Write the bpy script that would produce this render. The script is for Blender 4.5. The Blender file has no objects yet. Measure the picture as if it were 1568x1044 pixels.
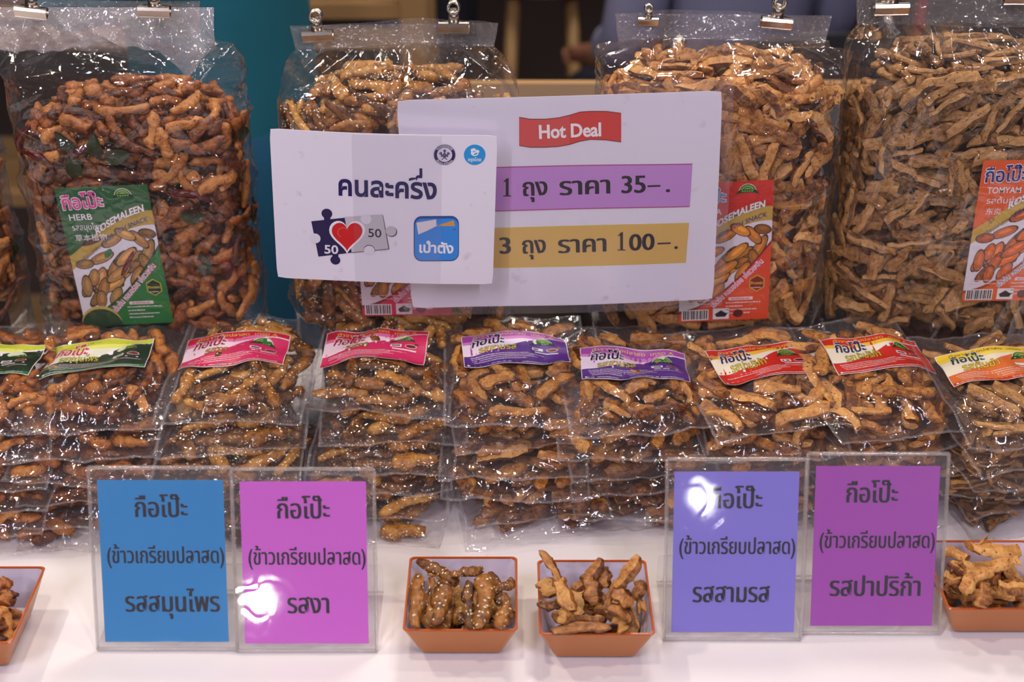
import bpy, bmesh, math, random
import numpy as np
from mathutils import Vector, Matrix, Euler
C = bpy.context.scene.collection
SC = bpy.context.scene
PI = math.pi

# ------------------------------------------------------------------ camera, world, lights, exposure
CZ = 0.82; CC = math.cos(math.radians(30)); CS = 0.5; FP = 50 / 36 * 1568
cam = bpy.data.cameras.new('camera'); cam.lens = 50; cam.sensor_width = 36
cam.clip_start = 0.05
camo = bpy.data.objects.new('camera', cam); C.objects.link(camo)
camo.location = (0, 0, CZ); camo.rotation_euler = (math.radians(60), 0, 0)
cam.dof.use_dof = True; cam.dof.focus_distance = 1.28; cam.dof.aperture_fstop = 4.0
SC.camera = camo
SC.view_settings.view_transform = 'Standard'
SC.view_settings.look = 'None'; SC.view_settings.gamma = 1; SC.view_settings.use_curve_mapping = False
SC.view_settings.exposure = -0.25
SC.cycles.transparent_max_bounces = 18
SC.cycles.max_bounces = 6
SC.cycles.use_denoising = True
SC.cycles.sample_clamp_indirect = 4.0
w = bpy.data.worlds.new('hall'); SC.world = w; w.use_nodes = True
w.node_tree.nodes['Background'].inputs[0].default_value = (0.62, 0.55, 0.60, 1)
w.node_tree.nodes['Background'].inputs[1].default_value = 0.13

def light(name, kind, loc, target, power, color, size=0.3, size_y=None, spot=None):
    l = bpy.data.lights.new(name, kind); l.energy = power; l.color = color
    if kind == 'AREA':
        l.size = size
        if size_y: l.shape = 'RECTANGLE'; l.size_y = size_y
        else: l.shape = 'DISK'
    else: l.shadow_soft_size = size
    if kind == 'SPOT': l.spot_size = math.radians(spot or 80); l.spot_blend = 0.4
    o = bpy.data.objects.new(name, l); C.objects.link(o); o.location = loc
    o.rotation_euler = (Vector(target) - Vector(loc)).to_track_quat('-Z', 'Y').to_euler()
    return o
# stall lamps above the table (warm, from the left and behind) and the hall's cool ceiling lamps on the customers' side
light('stall_lamp', 'AREA', (-1.15, 1.45, 1.65), (0, 1.0, 0.0), 11, (1.0, 0.86, 0.66), 0.09)
light('stall_lamp', 'AREA', (0.55, 1.20, 1.85), (0.1, 1.0, 0.0), 5, (1.0, 0.88, 0.70), 0.10)
light('stall_lamp', 'AREA', (-0.25, 0.55, 1.90), (0, 1.1, 0.1), 8, (1.0, 0.86, 0.68), 0.12)
light('hall_strip', 'AREA', (-1.1, -0.45, 1.95), (0, 1.2, 0.2), 23, (0.90, 0.84, 1.0), 0.14, 1.2)
light('hall_strip', 'AREA', (1.0, -0.55, 2.05), (0, 1.2, 0.2), 23, (0.92, 0.84, 1.0), 0.14, 1.2)
light('film_streak_strip', 'AREA', (-1.5, 3.6, 2.9), (-0.4, 1.0, 0.1), 10, (1.0, 0.92, 0.84), 0.06, 1.1)  # these strips are added so the pouch film catches bright streaks
light('film_streak_strip', 'AREA', (0.9, 3.9, 3.1), (0.3, 1.0, 0.1), 10, (0.92, 0.90, 1.0), 0.06, 1.1)
light('film_streak_strip', 'AREA', (-0.2, 2.1, 2.6), (0, 1.0, 0.1), 3.5, (1.0, 0.94, 0.86), 0.05, 0.8)
light('background_fill', 'AREA', (0.3, 2.3, 2.3), (0.1, 2.9, -0.7), 34, (1.0, 0.90, 0.80), 0.5)  # unseen fill added to brighten the people in the background
# low far lamps: weak ones give the card glare, others added for film glints
for lx, lz, lp in ((-0.90, 0.02, 1.6), (0.69, 0.37, .6), (-1.7, 0.75, 9), (0.15, 1.0, 9), (1.75, 0.6, 9)):
    light('glint_lamp', 'AREA', (lx, -3.0, lz), (lx * .4, 1.2, 0.2), lp, (1.0, 0.95, 0.92), 0.08)

def ray(px, py):
    u = (px - 784) / FP; v = (522 - py) / FP
    return Vector((u, CC + v * CS, -CS + v * CC))
def aty(px, py, y):
    d = ray(px, py); return Vector((0, 0, CZ)) + d * (y / d.y)
def atz(px, py, z):
    d = ray(px, py); return Vector((0, 0, CZ)) + d * ((z - CZ) / d.z)

# ------------------------------------------------------------------ materials
def srgb(r, g, b):
    f = lambda c: ((c / 255 + 0.055) / 1.055) ** 2.4 if c > 10 else c / 255 / 12.92
    return (f(r), f(g), f(b), 1)
def mat(name, col=(0.8, 0.8, 0.8, 1), rough=0.5, metal=0.0, spec=0.5, build=None):
    m = bpy.data.materials.new(name); m.use_nodes = True
    nt = m.node_tree; b = nt.nodes['Principled BSDF']
    b.inputs['Base Color'].default_value = col; b.inputs['Roughness'].default_value = rough
    b.inputs['Metallic'].default_value = metal; b.inputs['Specular IOR Level'].default_value = spec
    if build: build(nt, b)
    return m
def nd(nt, t, **k):
    n = nt.nodes.new(t)
    for a, v in k.items(): setattr(n, a, v)
    return n
def noisebump(nt, b, scale, strength, dist=0.001, detail=4, sock=None):
    tc = nd(nt, 'ShaderNodeTexCoord'); n = nd(nt, 'ShaderNodeTexNoise'); n.inputs['Scale'].default_value = scale; n.inputs['Detail'].default_value = detail
    bp = nd(nt, 'ShaderNodeBump'); bp.inputs['Strength'].default_value = strength; bp.inputs['Distance'].default_value = dist
    nt.links.new(tc.outputs['Object'], n.inputs['Vector']); nt.links.new(n.outputs[0], bp.inputs['Height'])
    nt.links.new(bp.outputs[0], b.inputs['Normal']); return tc, n, bp

def snack_mat(name, dark, mid, lite, rough, speck=None, speckth=0.66):
    def build(nt, b):
        tc, n, bp = noisebump(nt, b, 380, 0.8, 0.0016, 6)
        oi = nd(nt, 'ShaderNodeObjectInfo'); gi = nd(nt, 'ShaderNodeNewGeometry')
        add = nd(nt, 'ShaderNodeMath', operation='ADD'); nt.links.new(oi.outputs['Random'], add.inputs[0]); nt.links.new(gi.outputs['Random Per Island'], add.inputs[1])
        fr = nd(nt, 'ShaderNodeMath', operation='FRACT'); nt.links.new(add.outputs[0], fr.inputs[0])
        vo = nd(nt, 'ShaderNodeVectorMath', operation='ADD')
        nt.links.new(tc.outputs['Object'], vo.inputs[0]); nt.links.new(fr.outputs[0], vo.inputs[1])
        n2 = nd(nt, 'ShaderNodeTexNoise'); n2.inputs['Scale'].default_value = 130; n2.inputs['Detail'].default_value = 5; n2.inputs['Roughness'].default_value = 0.7
        nt.links.new(vo.outputs[0], n2.inputs['Vector'])
        ma = nd(nt, 'ShaderNodeMath', operation='MULTIPLY_ADD'); ma.inputs[1].default_value = 0.42; ma.inputs[2].default_value = -0.21
        nt.links.new(fr.outputs[0], ma.inputs[0])
        ad = nd(nt, 'ShaderNodeMath', operation='ADD'); nt.links.new(n2.outputs[0], ad.inputs[0]); nt.links.new(ma.outputs[0], ad.inputs[1])
        cr = nd(nt, 'ShaderNodeValToRGB'); e = cr.color_ramp.elements
        e[0].position = 0.28; e[0].color = dark; e[1].position = 0.76; e[1].color = lite
        x = e.new(0.5); x.color = mid
        nt.links.new(ad.outputs[0], cr.inputs[0]); out = cr.outputs[0]
        if speck:
            n3 = nd(nt, 'ShaderNodeTexNoise'); n3.inputs['Scale'].default_value = 330; n3.inputs['Detail'].default_value = 1
            nt.links.new(vo.outputs[0], n3.inputs['Vector'])
            st = nd(nt, 'ShaderNodeValToRGB'); st.color_ramp.elements[0].position = speckth; st.color_ramp.elements[1].position = speckth + 0.04
            nt.links.new(n3.outputs[0], st.inputs[0])
            mx = nd(nt, 'ShaderNodeMix', data_type='RGBA'); nt.links.new(st.outputs[0], mx.inputs[0]); nt.links.new(out, mx.inputs[6]); mx.inputs[7].default_value = speck
            out = mx.outputs[2]
        nt.links.new(out, b.inputs['Base Color'])
    return mat(name, mid, rough, build=build)

def film_mat(name, haze, tint, rough=0.07, bump=0.25, k=1.4, scale=38):
    m = bpy.data.materials.new(name); m.use_nodes = True; nt = m.node_tree; nt.nodes.clear()
    out = nd(nt, 'ShaderNodeOutputMaterial'); tr = nd(nt, 'ShaderNodeBsdfTransparent'); gl = nd(nt, 'ShaderNodeBsdfGlossy'); df = nd(nt, 'ShaderNodeBsdfDiffuse')
    tr.inputs[0].default_value = (0.975, 0.975, 0.98, 1); gl.inputs['Roughness'].default_value = rough; df.inputs[0].default_value = tint
    gl.inputs[0].default_value = (1, 1, 1, 1)
    fr = nd(nt, 'ShaderNodeFresnel'); ge = nd(nt, 'ShaderNodeNewGeometry'); io = nd(nt, 'ShaderNodeMapRange')
    io.inputs[3].default_value = 1.48; io.inputs[4].default_value = 1 / 1.48      # same reflectance from both sides of a thin sheet
    nt.links.new(ge.outputs['Backfacing'], io.inputs[0]); nt.links.new(io.outputs[0], fr.inputs[0])
    mu = nd(nt, 'ShaderNodeMath', operation='MULTIPLY', use_clamp=True); mu.inputs[1].default_value = k
    nt.links.new(fr.outputs[0], mu.inputs[0])
    tc = nd(nt, 'ShaderNodeTexCoord'); v = nd(nt, 'ShaderNodeTexVoronoi', feature='DISTANCE_TO_EDGE'); v.inputs['Scale'].default_value = scale
    n = nd(nt, 'ShaderNodeTexNoise'); n.inputs['Scale'].default_value = scale * 0.6; n.inputs['Detail'].default_value = 2
    av = nd(nt, 'ShaderNodeMix', data_type='RGBA', blend_type='LINEAR_LIGHT'); av.inputs[0].default_value = 0.08
    nt.links.new(tc.outputs['Object'], n.inputs['Vector']); nt.links.new(tc.outputs['Object'], av.inputs[6]); nt.links.new(n.outputs[1], av.inputs[7]); nt.links.new(av.outputs[2], v.inputs['Vector'])
    pw = nd(nt, 'ShaderNodeMath', operation='MINIMUM'); pw.inputs[1].default_value = 0.12; nt.links.new(v.outputs['Distance'], pw.inputs[0])
    a2 = nd(nt, 'ShaderNodeMath', operation='MULTIPLY_ADD'); a2.inputs[1].default_value = 1.3; nt.links.new(n.outputs[0], a2.inputs[0]); nt.links.new(pw.outputs[0], a2.inputs[2])
    bp = nd(nt, 'ShaderNodeBump'); bp.inputs['Strength'].default_value = bump; bp.inputs['Distance'].default_value = 0.006
    nt.links.new(a2.outputs[0], bp.inputs['Height']); nt.links.new(bp.outputs[0], gl.inputs['Normal']); nt.links.new(bp.outputs[0], fr.inputs['Normal'])
    m1 = nd(nt, 'ShaderNodeMixShader'); nt.links.new(mu.outputs[0], m1.inputs[0]); nt.links.new(tr.outputs[0], m1.inputs[1]); nt.links.new(gl.outputs[0], m1.inputs[2])
    m2 = nd(nt, 'ShaderNodeMixShader'); m2.inputs[0].default_value = haze; nt.links.new(m1.outputs[0], m2.inputs[1]); nt.links.new(df.outputs[0], m2.inputs[2])
    nt.links.new(m2.outputs[0], out.inputs[0]); return m

M = {}
M['film'] = film_mat('clear_bag_film', 0.012, (0.85, 0.8, 0.82, 1))
M['film_small'] = film_mat('clear_pouch_film', 0.018, (0.85, 0.78, 0.84, 1), bump=0.18, k=1.2, scale=46)
M['film_header'] = film_mat('layered_bag_film', 0.07, (0.8, 0.74, 0.76, 1), rough=0.12, bump=0.6, k=2.0, scale=55)
M['film_flap'] = film_mat('milky_bag_film', 0.26, (0.78, 0.70, 0.74, 1), rough=0.12, bump=0.9, k=2.6, scale=75)
M['seam'] = film_mat('heat_sealed_seam', 0.07, (0.85, 0.8, 0.84, 1), bump=0.5, k=1.6, scale=90)
M['tape'] = film_mat('clear_tape', 0.012, (0.9, 0.86, 0.9, 1), rough=0.15, bump=0.05, k=.35, scale=20)
M['laminate'] = film_mat('laminate', 0.03, (0.9, 0.85, 0.9, 1), rough=0.12, bump=0.05, k=.6, scale=20)
M['acrylic'] = film_mat('clear_acrylic', 0.015, (0.95, 0.9, 0.95, 1), rough=0.04, bump=0.022, k=1.3, scale=22)
M['acrylic_edge'] = film_mat('acrylic_edge', 0.16, (0.72, 0.64, 0.60, 1), rough=0.1, bump=0.02, k=2.0, scale=12)
S = {}
S['herb'] = snack_mat('herb_snack', srgb(66, 26, 8), srgb(156, 86, 34), srgb(206, 138, 68), 0.42, srgb(120, 25, 12), 0.68)
S['sesame'] = snack_mat('sesame_snack', srgb(74, 36, 8), srgb(160, 100, 36), srgb(208, 152, 72), 0.36)
S['three'] = snack_mat('three_flavour_snack', srgb(74, 34, 10), srgb(164, 102, 44), srgb(212, 156, 84), 0.36, srgb(120, 50, 22), 0.70)
S['paprika'] = snack_mat('paprika_snack', srgb(96, 48, 16), srgb(188, 124, 60), srgb(222, 166, 96), 0.6, srgb(120, 66, 34), 0.66)
S['tomyam'] = snack_mat('tomyam_snack', srgb(76, 48, 20), srgb(160, 112, 60), srgb(202, 154, 98), 0.6, srgb(84, 60, 36), 0.66)
M['seed'] = mat('sesame_seed', srgb(244, 226, 186), 0.4)
M['leaf'] = mat('dried_leaf', srgb(44, 50, 26), 0.5, build=lambda nt, b: noisebump(nt, b, 200, 0.6, 0.001))
M['chili'] = mat('dried_chili', srgb(84, 16, 12), 0.25)
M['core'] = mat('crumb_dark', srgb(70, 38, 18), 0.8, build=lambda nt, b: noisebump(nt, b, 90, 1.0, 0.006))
M['steel'] = mat('clip_steel', srgb(200, 190, 178), 0.22, 1.0)
M['paper'] = mat('white_paper', srgb(236, 230, 242), 0.35, spec=0.4)
def paper_build(nt, b):
    tc, n, bp = noisebump(nt, b, 9, 0.12, 0.01, 2)
    v = nd(nt, 'ShaderNodeTexNoise'); v.inputs['Scale'].default_value = 60; v.inputs['Detail'].default_value = 6; nt.links.new(tc.outputs['Object'], v.inputs['Vector'])
    cr = nd(nt, 'ShaderNodeValToRGB'); e = cr.color_ramp.elements; e[0].position = 0.18; e[0].color = srgb(190, 180, 184); e[1].position = 0.36; e[1].color = srgb(232, 226, 240)
    nt.links.new(v.outputs[0], cr.inputs[0]); nt.links.new(cr.outputs[0], b.inputs['Base Color'])
M['paper_worn'] = mat('laminated_paper', srgb(232, 226, 240), 0.28, build=paper_build)
_ink = {}
def ink(r, g, b, rough=0.38):
    k = (r, g, b, rough)
    if k not in _ink: _ink[k] = mat('print_%02x%02x%02x' % k[:3], srgb(r, g, b), rough)
    return _ink[k]

# ------------------------------------------------------------------ object helpers
def mesh_from(name, verts, faces, mats=(), midx=None, smooth=False):
    me = bpy.data.meshes.new(name)
    me.from_pydata([tuple(v) for v in verts], [], [tuple(f) for f in faces])
    for m in mats: me.materials.append(m)
    if midx is not None: me.polygons.foreach_set('material_index', midx)
    if smooth: me.polygons.foreach_set('use_smooth', [True] * len(me.polygons))
    me.update(); return me
def link(name, me, parent=None, mtx=None, **props):
    o = bpy.data.objects.new(name, me); C.objects.link(o)
    if parent: o.parent = parent
    if mtx is not None: o.matrix_basis = mtx
    for k, v in props.items(): o[k] = v
    return o
def thing(name, label, category, loc=(0, 0, 0), rot=(0, 0, 0), group=None, me=None):
    o = bpy.data.objects.new(name, me); C.objects.link(o); o.location = loc; o.rotation_euler = rot
    o['label'] = label; o['category'] = category
    if group: o['group'] = group
    return o
class MB:
    def __init__(s): s.v = []; s.f = []; s.m = []
    def add(s, verts, faces, mi=0):
        n = len(s.v); s.v += [tuple(v) for v in verts]; s.f += [tuple(i + n for i in f) for f in faces]; s.m += [mi] * len(faces)
    def box(s, c, d, mi=0, mtx=None):
        vs = [Vector((c[0] + sx * d[0] / 2, c[1] + sy * d[1] / 2, c[2] + sz * d[2] / 2)) for sz in (-1, 1) for sy in (-1, 1) for sx in (-1, 1)]
        if mtx is not None: vs = [mtx @ v for v in vs]
        s.add(vs, [(0, 2, 3, 1), (4, 5, 7, 6), (0, 1, 5, 4), (2, 6, 7, 3), (0, 4, 6, 2), (1, 3, 7, 5)], mi)
    def tube(s, pts, r, n=8, mi=0, closed=False):
        pts = [Vector(p) for p in pts]; rings = []; up = None
        for i, p in enumerate(pts):
            if closed: t = pts[(i + 1) % len(pts)] - pts[i - 1]
            else: t = pts[min(i + 1, len(pts) - 1)] - pts[max(i - 1, 0)]
            t.normalize()
            if up is None: up = t.orthogonal().normalized()
            up = (up - t * up.dot(t)).normalized(); b = t.cross(up)
            rr = r[i] if hasattr(r, '__len__') else r
            rings.append([p + (up * math.cos(a) + b * math.sin(a)) * rr for a in [2 * PI * k / n for k in range(n)]])
        vs = [v for q in rings for v in q]; fs = []
        m = len(rings)
        for i in range(m if closed else m - 1):
            for k in range(n):
                a = i * n + k; b_ = i * n + (k + 1) % n; j = ((i + 1) % m) * n
                fs.append((a, b_, j + (k + 1) % n, j + k))
        if not closed: fs += [tuple(range(n))[::-1], tuple((m - 1) * n + k for k in range(n))]
        s.add(vs, fs, mi)
    def mesh(s, name, mats, smooth=False): return mesh_from(name, s.v, s.f, mats, s.m, smooth)

def perlin(u, v, seed):
    r = np.random.RandomState(seed); g = r.uniform(0, 2 * PI, (64, 64)); gx, gy = np.cos(g), np.sin(g)
    i = np.floor(u).astype(int); j = np.floor(v).astype(int); fu = u - i; fv = v - j
    def d(a, b): ii, jj = (i + a) % 64, (j + b) % 64; return gx[ii, jj] * (fu - a) + gy[ii, jj] * (fv - b)
    s = lambda t: t * t * t * (t * (t * 6 - 15) + 10)
    su, sv = s(fu), s(fv)
    return (d(0, 0) * (1 - su) + d(1, 0) * su) * (1 - sv) + (d(0, 1) * (1 - su) + d(1, 1) * su) * sv
def crumple(u, v, seed, f=14, amp=1.0):
    """sharp-ridged folds, range about -1..1"""
    r = random.Random(seed); h = 0
    for k, (ff, a) in enumerate(((f, 1.0), (f * 2.1, 0.45))):
        an = r.uniform(0, PI); c, s = math.cos(an), math.sin(an)
        uu = (u * c + v * s) * ff; vv = (-u * s + v * c) * ff * 0.45
        n = perlin(uu + 9 * k, vv + 5 * k, seed * 7 + k)
        h = h + a * (2.0 * np.exp(-np.abs(n) * 9) - .75)
    return amp * h

# ------------------------------------------------------------------ flat artwork (print) that is laid onto a surface
_tx = {}
def text_geo(s, off=0.0):
    k = (s, off)
    if k not in _tx:
        c = bpy.data.curves.new('t', 'FONT'); c.body = s; c.size = 1; c.offset = off; c.resolution_u = 3
        o = bpy.data.objects.new('t', c); C.objects.link(o)
        me = o.to_mesh(); vs = np.array([v.co[:2] for v in me.vertices]); fs = [tuple(p.vertices) for p in me.polygons]
        o.to_mesh_clear(); bpy.data.objects.remove(o); bpy.data.curves.remove(c)
        if len(vs): vs = vs - [vs[:, 0].min(), 0]
        _tx[k] = (vs, fs)
    return _tx[k]
class Art:
    """polygons and text in a flat frame (metres); build() lays them on surface fn(x, y) -> (point, normal)"""
    def __init__(s): s.items = []; s.mats = []
    def mi(s, m):
        if m not in s.mats: s.mats.append(m)
        return s.mats.index(m)
    def poly(s, pts, m, layer=1): s.items.append((np.array(pts, float), [tuple(range(len(pts)))], s.mi(m), layer, True))
    def rect(s, x0, y0, x1, y1, m, layer=1): s.poly([(x0, y0), (x1, y0), (x1, y1), (x0, y1)], m, layer)
    def disc(s, x, y, rx, ry, m, layer=1, n=24, ang=0):
        s.poly([(x + rx * math.cos(t) * math.cos(ang) - ry * math.sin(t) * math.sin(ang), y + rx * math.cos(t) * math.sin(ang) + ry * math.sin(t) * math.cos(ang)) for t in [2 * PI * k / n for k in range(n)]], m, layer)
    def ring(s, x, y, r0, r1, m, layer=1, n=40, a0=0, a1=2 * PI):
        vs = []; fs = []
        for k in range(n + 1):
            t = a0 + (a1 - a0) * k / n; vs += [(x + r0 * math.cos(t), y + r0 * math.sin(t)), (x + r1 * math.cos(t), y + r1 * math.sin(t))]
            if k < n: fs.append((2 * k, 2 * k + 1, 2 * k + 3, 2 * k + 2))
        s.items.append((np.array(vs), fs, s.mi(m), layer, False))
    def text(s, t, x, y, h, m, layer=3, off=0.0, width=None, align='c', bold=0.0, ang=0.0, warp=None, shear=0.0):
        """h is the em size; width squeezes to that width; bold doubles the stems sideways; warp bends (x, y)"""
        vs, fs = text_geo(t, off)
        if not len(vs): return
        wd = vs[:, 0].max(); kx = (width / (wd * h)) if width else 1.0
        reps = [0.0] if not bold else [-bold / 2, bold / 2]
        for q, dx in enumerate(reps):
            p = vs * h; p[:, 0] = (p[:, 0] + dx * h) * kx
            p[:, 0] += shear * p[:, 1]
            W = wd * h * kx
            p[:, 0] -= {'c': W / 2, 'l': 0, 'r': W}[align]
            if warp: p = warp(p)
            c, s_ = math.cos(ang), math.sin(ang)
            p = np.stack([p[:, 0] * c - p[:, 1] * s_ + x, p[:, 0] * s_ + p[:, 1] * c + y], 1)
            s.items.append((p, fs, s.mi(m), layer + 0.3 * q, False))
    def dashes(s, x0, y0, x1, hgt, m, rng, layer=3, ang=0):
        x = x0
        while x < x1:
            wd = rng.uniform(0.6, 3.0) * hgt
            if x + wd > x1: break
            k = math.tan(ang)
            y = y0 + (x - x0) * k
            s.poly([(x, y), (x + wd, y + wd * k), (x + wd, y + wd * k + hgt * rng.uniform(.6, 1)), (x, y + hgt * rng.uniform(.6, 1))], m, layer); x += wd + hgt * rng.uniform(0.25, 0.6)
    def build(s, name, fn, parent, step=0.006, lift=0.00012, dl=0.00006, select=None):
        V = []; F = []; I = []
        for pts, fs, mi, layer, sub in s.items:
            if select and not select(layer): continue
            if sub and step:
                bm = bmesh.new(); bv = [bm.verts.new((p[0], p[1], 0)) for p in pts]
                try: bm.faces.new(bv)
                except Exception: bm.free(); continue
                bmesh.ops.triangulate(bm, faces=bm.faces[:]) if len(pts) > 4 else None
                for ax in (0, 1):
                    lo, hi = pts[:, ax].min(), pts[:, ax].max()
                    for k in range(math.ceil(lo / step + 1e-6), math.floor(hi / step - 1e-6) + 1):
                        no = (1, 0, 0) if ax == 0 else (0, 1, 0); co = tuple(step * k * n for n in no)
                        bmesh.ops.bisect_plane(bm, geom=bm.verts[:] + bm.edges[:] + bm.faces[:], plane_co=co, plane_no=no)
                bm.verts.index_update(); pts = np.array([v.co[:2] for v in bm.verts]); fs = [tuple(v.index for v in f.verts) for f in bm.faces]; bm.free()
            n = len(V)
            for p in pts:
                P, N = fn(p[0], p[1]); V.append(P + N * (lift + dl * layer))
            F += [tuple(i + n for i in f) for f in fs]; I += [mi] * len(fs)
        me = mesh_from(name, V, F, s.mats, I, False)
        return link(name, me, parent)
def flat(x, y): return Vector((x, 0, y)), Vector((0, -1, 0))

# ------------------------------------------------------------------ snack sticks
def stick_geo(rng, kind):
    K = {'herb': (.026, .052, .0085, .0135, .70, 9, .0011, .0026), 'sesame': (.036, .064, .010, .0145, .66, 8, .0010, .0022), 'three': (.028, .054, .0105, .0180, .52, 8, .0014, .003),
         'paprika': (.030, .058, .0095, .0150, .55, 12, .0009, .0042), 'tomyam': (.030, .054, .0092, .0138, .52, 20, .0006, .0016)}[kind]
    L = rng.uniform(K[0], K[1]); W = rng.uniform(K[2], K[3]); T = W * K[4] * rng.uniform(.85, 1.15); p = K[5]
    nr, ns = 14, 8; e = 3.2 if kind in ('herb', 'sesame', 'three') else 6
    bend = rng.uniform(-1, 1) * K[7]; bz = rng.uniform(-1, 1) * K[7] * 0.5; tw = rng.uniform(-.5, .5); sd = rng.randint(0, 999)
    wob = rng.uniform(0, 6); tap = rng.uniform(-.18, .18); slant = rng.uniform(-.5, .5)
    V = []; F = []
    for i in range(nr):
        s_ = -1 + 2 * i / (nr - 1)
        s_ = math.copysign(abs(s_) ** 0.85, s_)
        pr = (1 - min(abs(s_), .985) ** p) ** .5; pr = max(pr, .80 if kind in ('paprika', 'tomyam') else .62)
        wv = 1 + (.05 if kind == 'tomyam' else .12) * math.sin(wob + s_ * 4.2) + (.02 if kind == 'tomyam' else .06) * math.sin(wob * 3 + s_ * 9) + tap * s_
        x = s_ * L / 2; cy = bend * (1 - 1.6 * s_ * s_) + .0008 * math.sin(wob * 2 + s_ * 6); cz = bz * (1 - 2 * s_ * s_)
        for k in range(ns):
            a = 2 * PI * k / ns + PI / 8; ca, sa = math.cos(a), math.sin(a)
            r = (abs(ca) ** e + abs(sa) ** e) ** (-1 / e)
            y = r * ca * W / 2 * pr * wv; z = r * sa * T / 2 * pr * wv
            t = tw * s_; y, z = y * math.cos(t) - z * math.sin(t), y * math.sin(t) + z * math.cos(t)
            V.append([x + slant * y, y + cy, z + cz])
    V = np.array(V); nn = perlin(V[:, 0] * 210 + V[:, 2] * 120, V[:, 1] * 210 + 31, sd); crisp = kind in ('paprika', 'tomyam'); V[:, 1:] *= (1 + nn[:, None] * {'tomyam': .10, 'paprika': .20}.get(kind, .38))
    V[:, 1:] *= 1 + perlin(V[:, 0] * 430 + 7, V[:, 1] * 430 + V[:, 2] * 300 + 11, sd + 2)[:, None] * (.12 if kind == 'tomyam' else .22)
    V[:, 2] += perlin(V[:, 0] * 120 + 3, V[:, 1] * 150, sd + 1) * K[6]
    V = V.tolist()
    for i in range(nr - 1):
        for k in range(ns): F.append((i * ns + k, i * ns + (k + 1) % ns, (i + 1) * ns + (k + 1) % ns, (i + 1) * ns + k))
    c0 = len(V); V.append([V[0][0] * .5 + V[4][0] * .5 - .0006, (V[0][1] + V[4][1]) / 2, (V[0][2] + V[4][2]) / 2]); b = (nr - 1) * ns
    V.append([(V[b][0] + V[b + 4][0]) / 2 + .0006, (V[b][1] + V[b + 4][1]) / 2, (V[b][2] + V[b + 4][2]) / 2])
    for k in range(ns): F.append((c0, (k + 1) % ns, k)); F.append((c0 + 1, b + k, b + (k + 1) % ns))
    I = [0] * len(F)
    if kind == 'sesame':
        for q in range(rng.randint(26, 42)):
            i = rng.randint(1, nr - 2); k = rng.randint(0, ns - 1); P = Vector(V[i * ns + k]).lerp(Vector(V[(i + 1) * ns + (k + 1) % ns]), rng.random())
            ctr = Vector((P.x, bend * (1 - 1.6 * (2 * P.x / L) ** 2), 0)); N = (P - ctr).normalized(); P = P + N * .0001
            t = N.orthogonal().normalized(); t.rotate(Matrix.Rotation(rng.uniform(0, 6), 3, N)); bb = N.cross(t); n = len(V)
            a_, b_, c_ = .0017, .0010, .0008
            a_, b_, c_ = .0014, .0008, .0006
            V += [list(P + t * a_), list(P - t * a_), list(P + bb * b_), list(P - bb * b_), list(P + N * c_)]
            F += [(n, n + 2, n + 4), (n + 2, n + 1, n + 4), (n + 1, n + 3, n + 4), (n + 3, n, n + 4)]; I += [1] * 4
    return dict(L=L, W=W, T=T, V=np.array(V), F=F, I=I)
def crisp_edges(me, kind):
    """strips cut with a knife keep their long edges sharp"""
    if kind not in ('paprika', 'tomyam', 'three'): return
    e = np.zeros(len(me.edges) * 2, int); me.edges.foreach_get('vertices', e); e = e.reshape(-1, 2); d = np.abs(e[:, 0] - e[:, 1])
    sh = (d == 8) & ((e.min(axis=1) % 8) % 2 == (1 if kind == 'three' else 0)) if kind != 'tomyam' else (d == 8)
    sh = sh | ((d > 0) & (d < 8) & ((e.max(axis=1) < 8) | ((e.min(axis=1) >= 104) & (e.max(axis=1) < 112))))
    at = me.attributes.new('sharp_edge', 'BOOLEAN', 'EDGE'); at.data.foreach_set('value', sh)
KINDS = ['herb', 'sesame', 'three', 'paprika', 'tomyam']
STK = {}
for ki, k in enumerate(KINDS):
    rg = random.Random(100 + ki); STK[k] = [stick_geo(rg, k) for _ in range(18)]
    for g in STK[k]: g['me'] = mesh_from('snack_stick', g['V'], g['F'], [S[k]] + ([M['seed']] if k == 'sesame' else []), g['I'], True); crisp_edges(g['me'], k)

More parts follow.
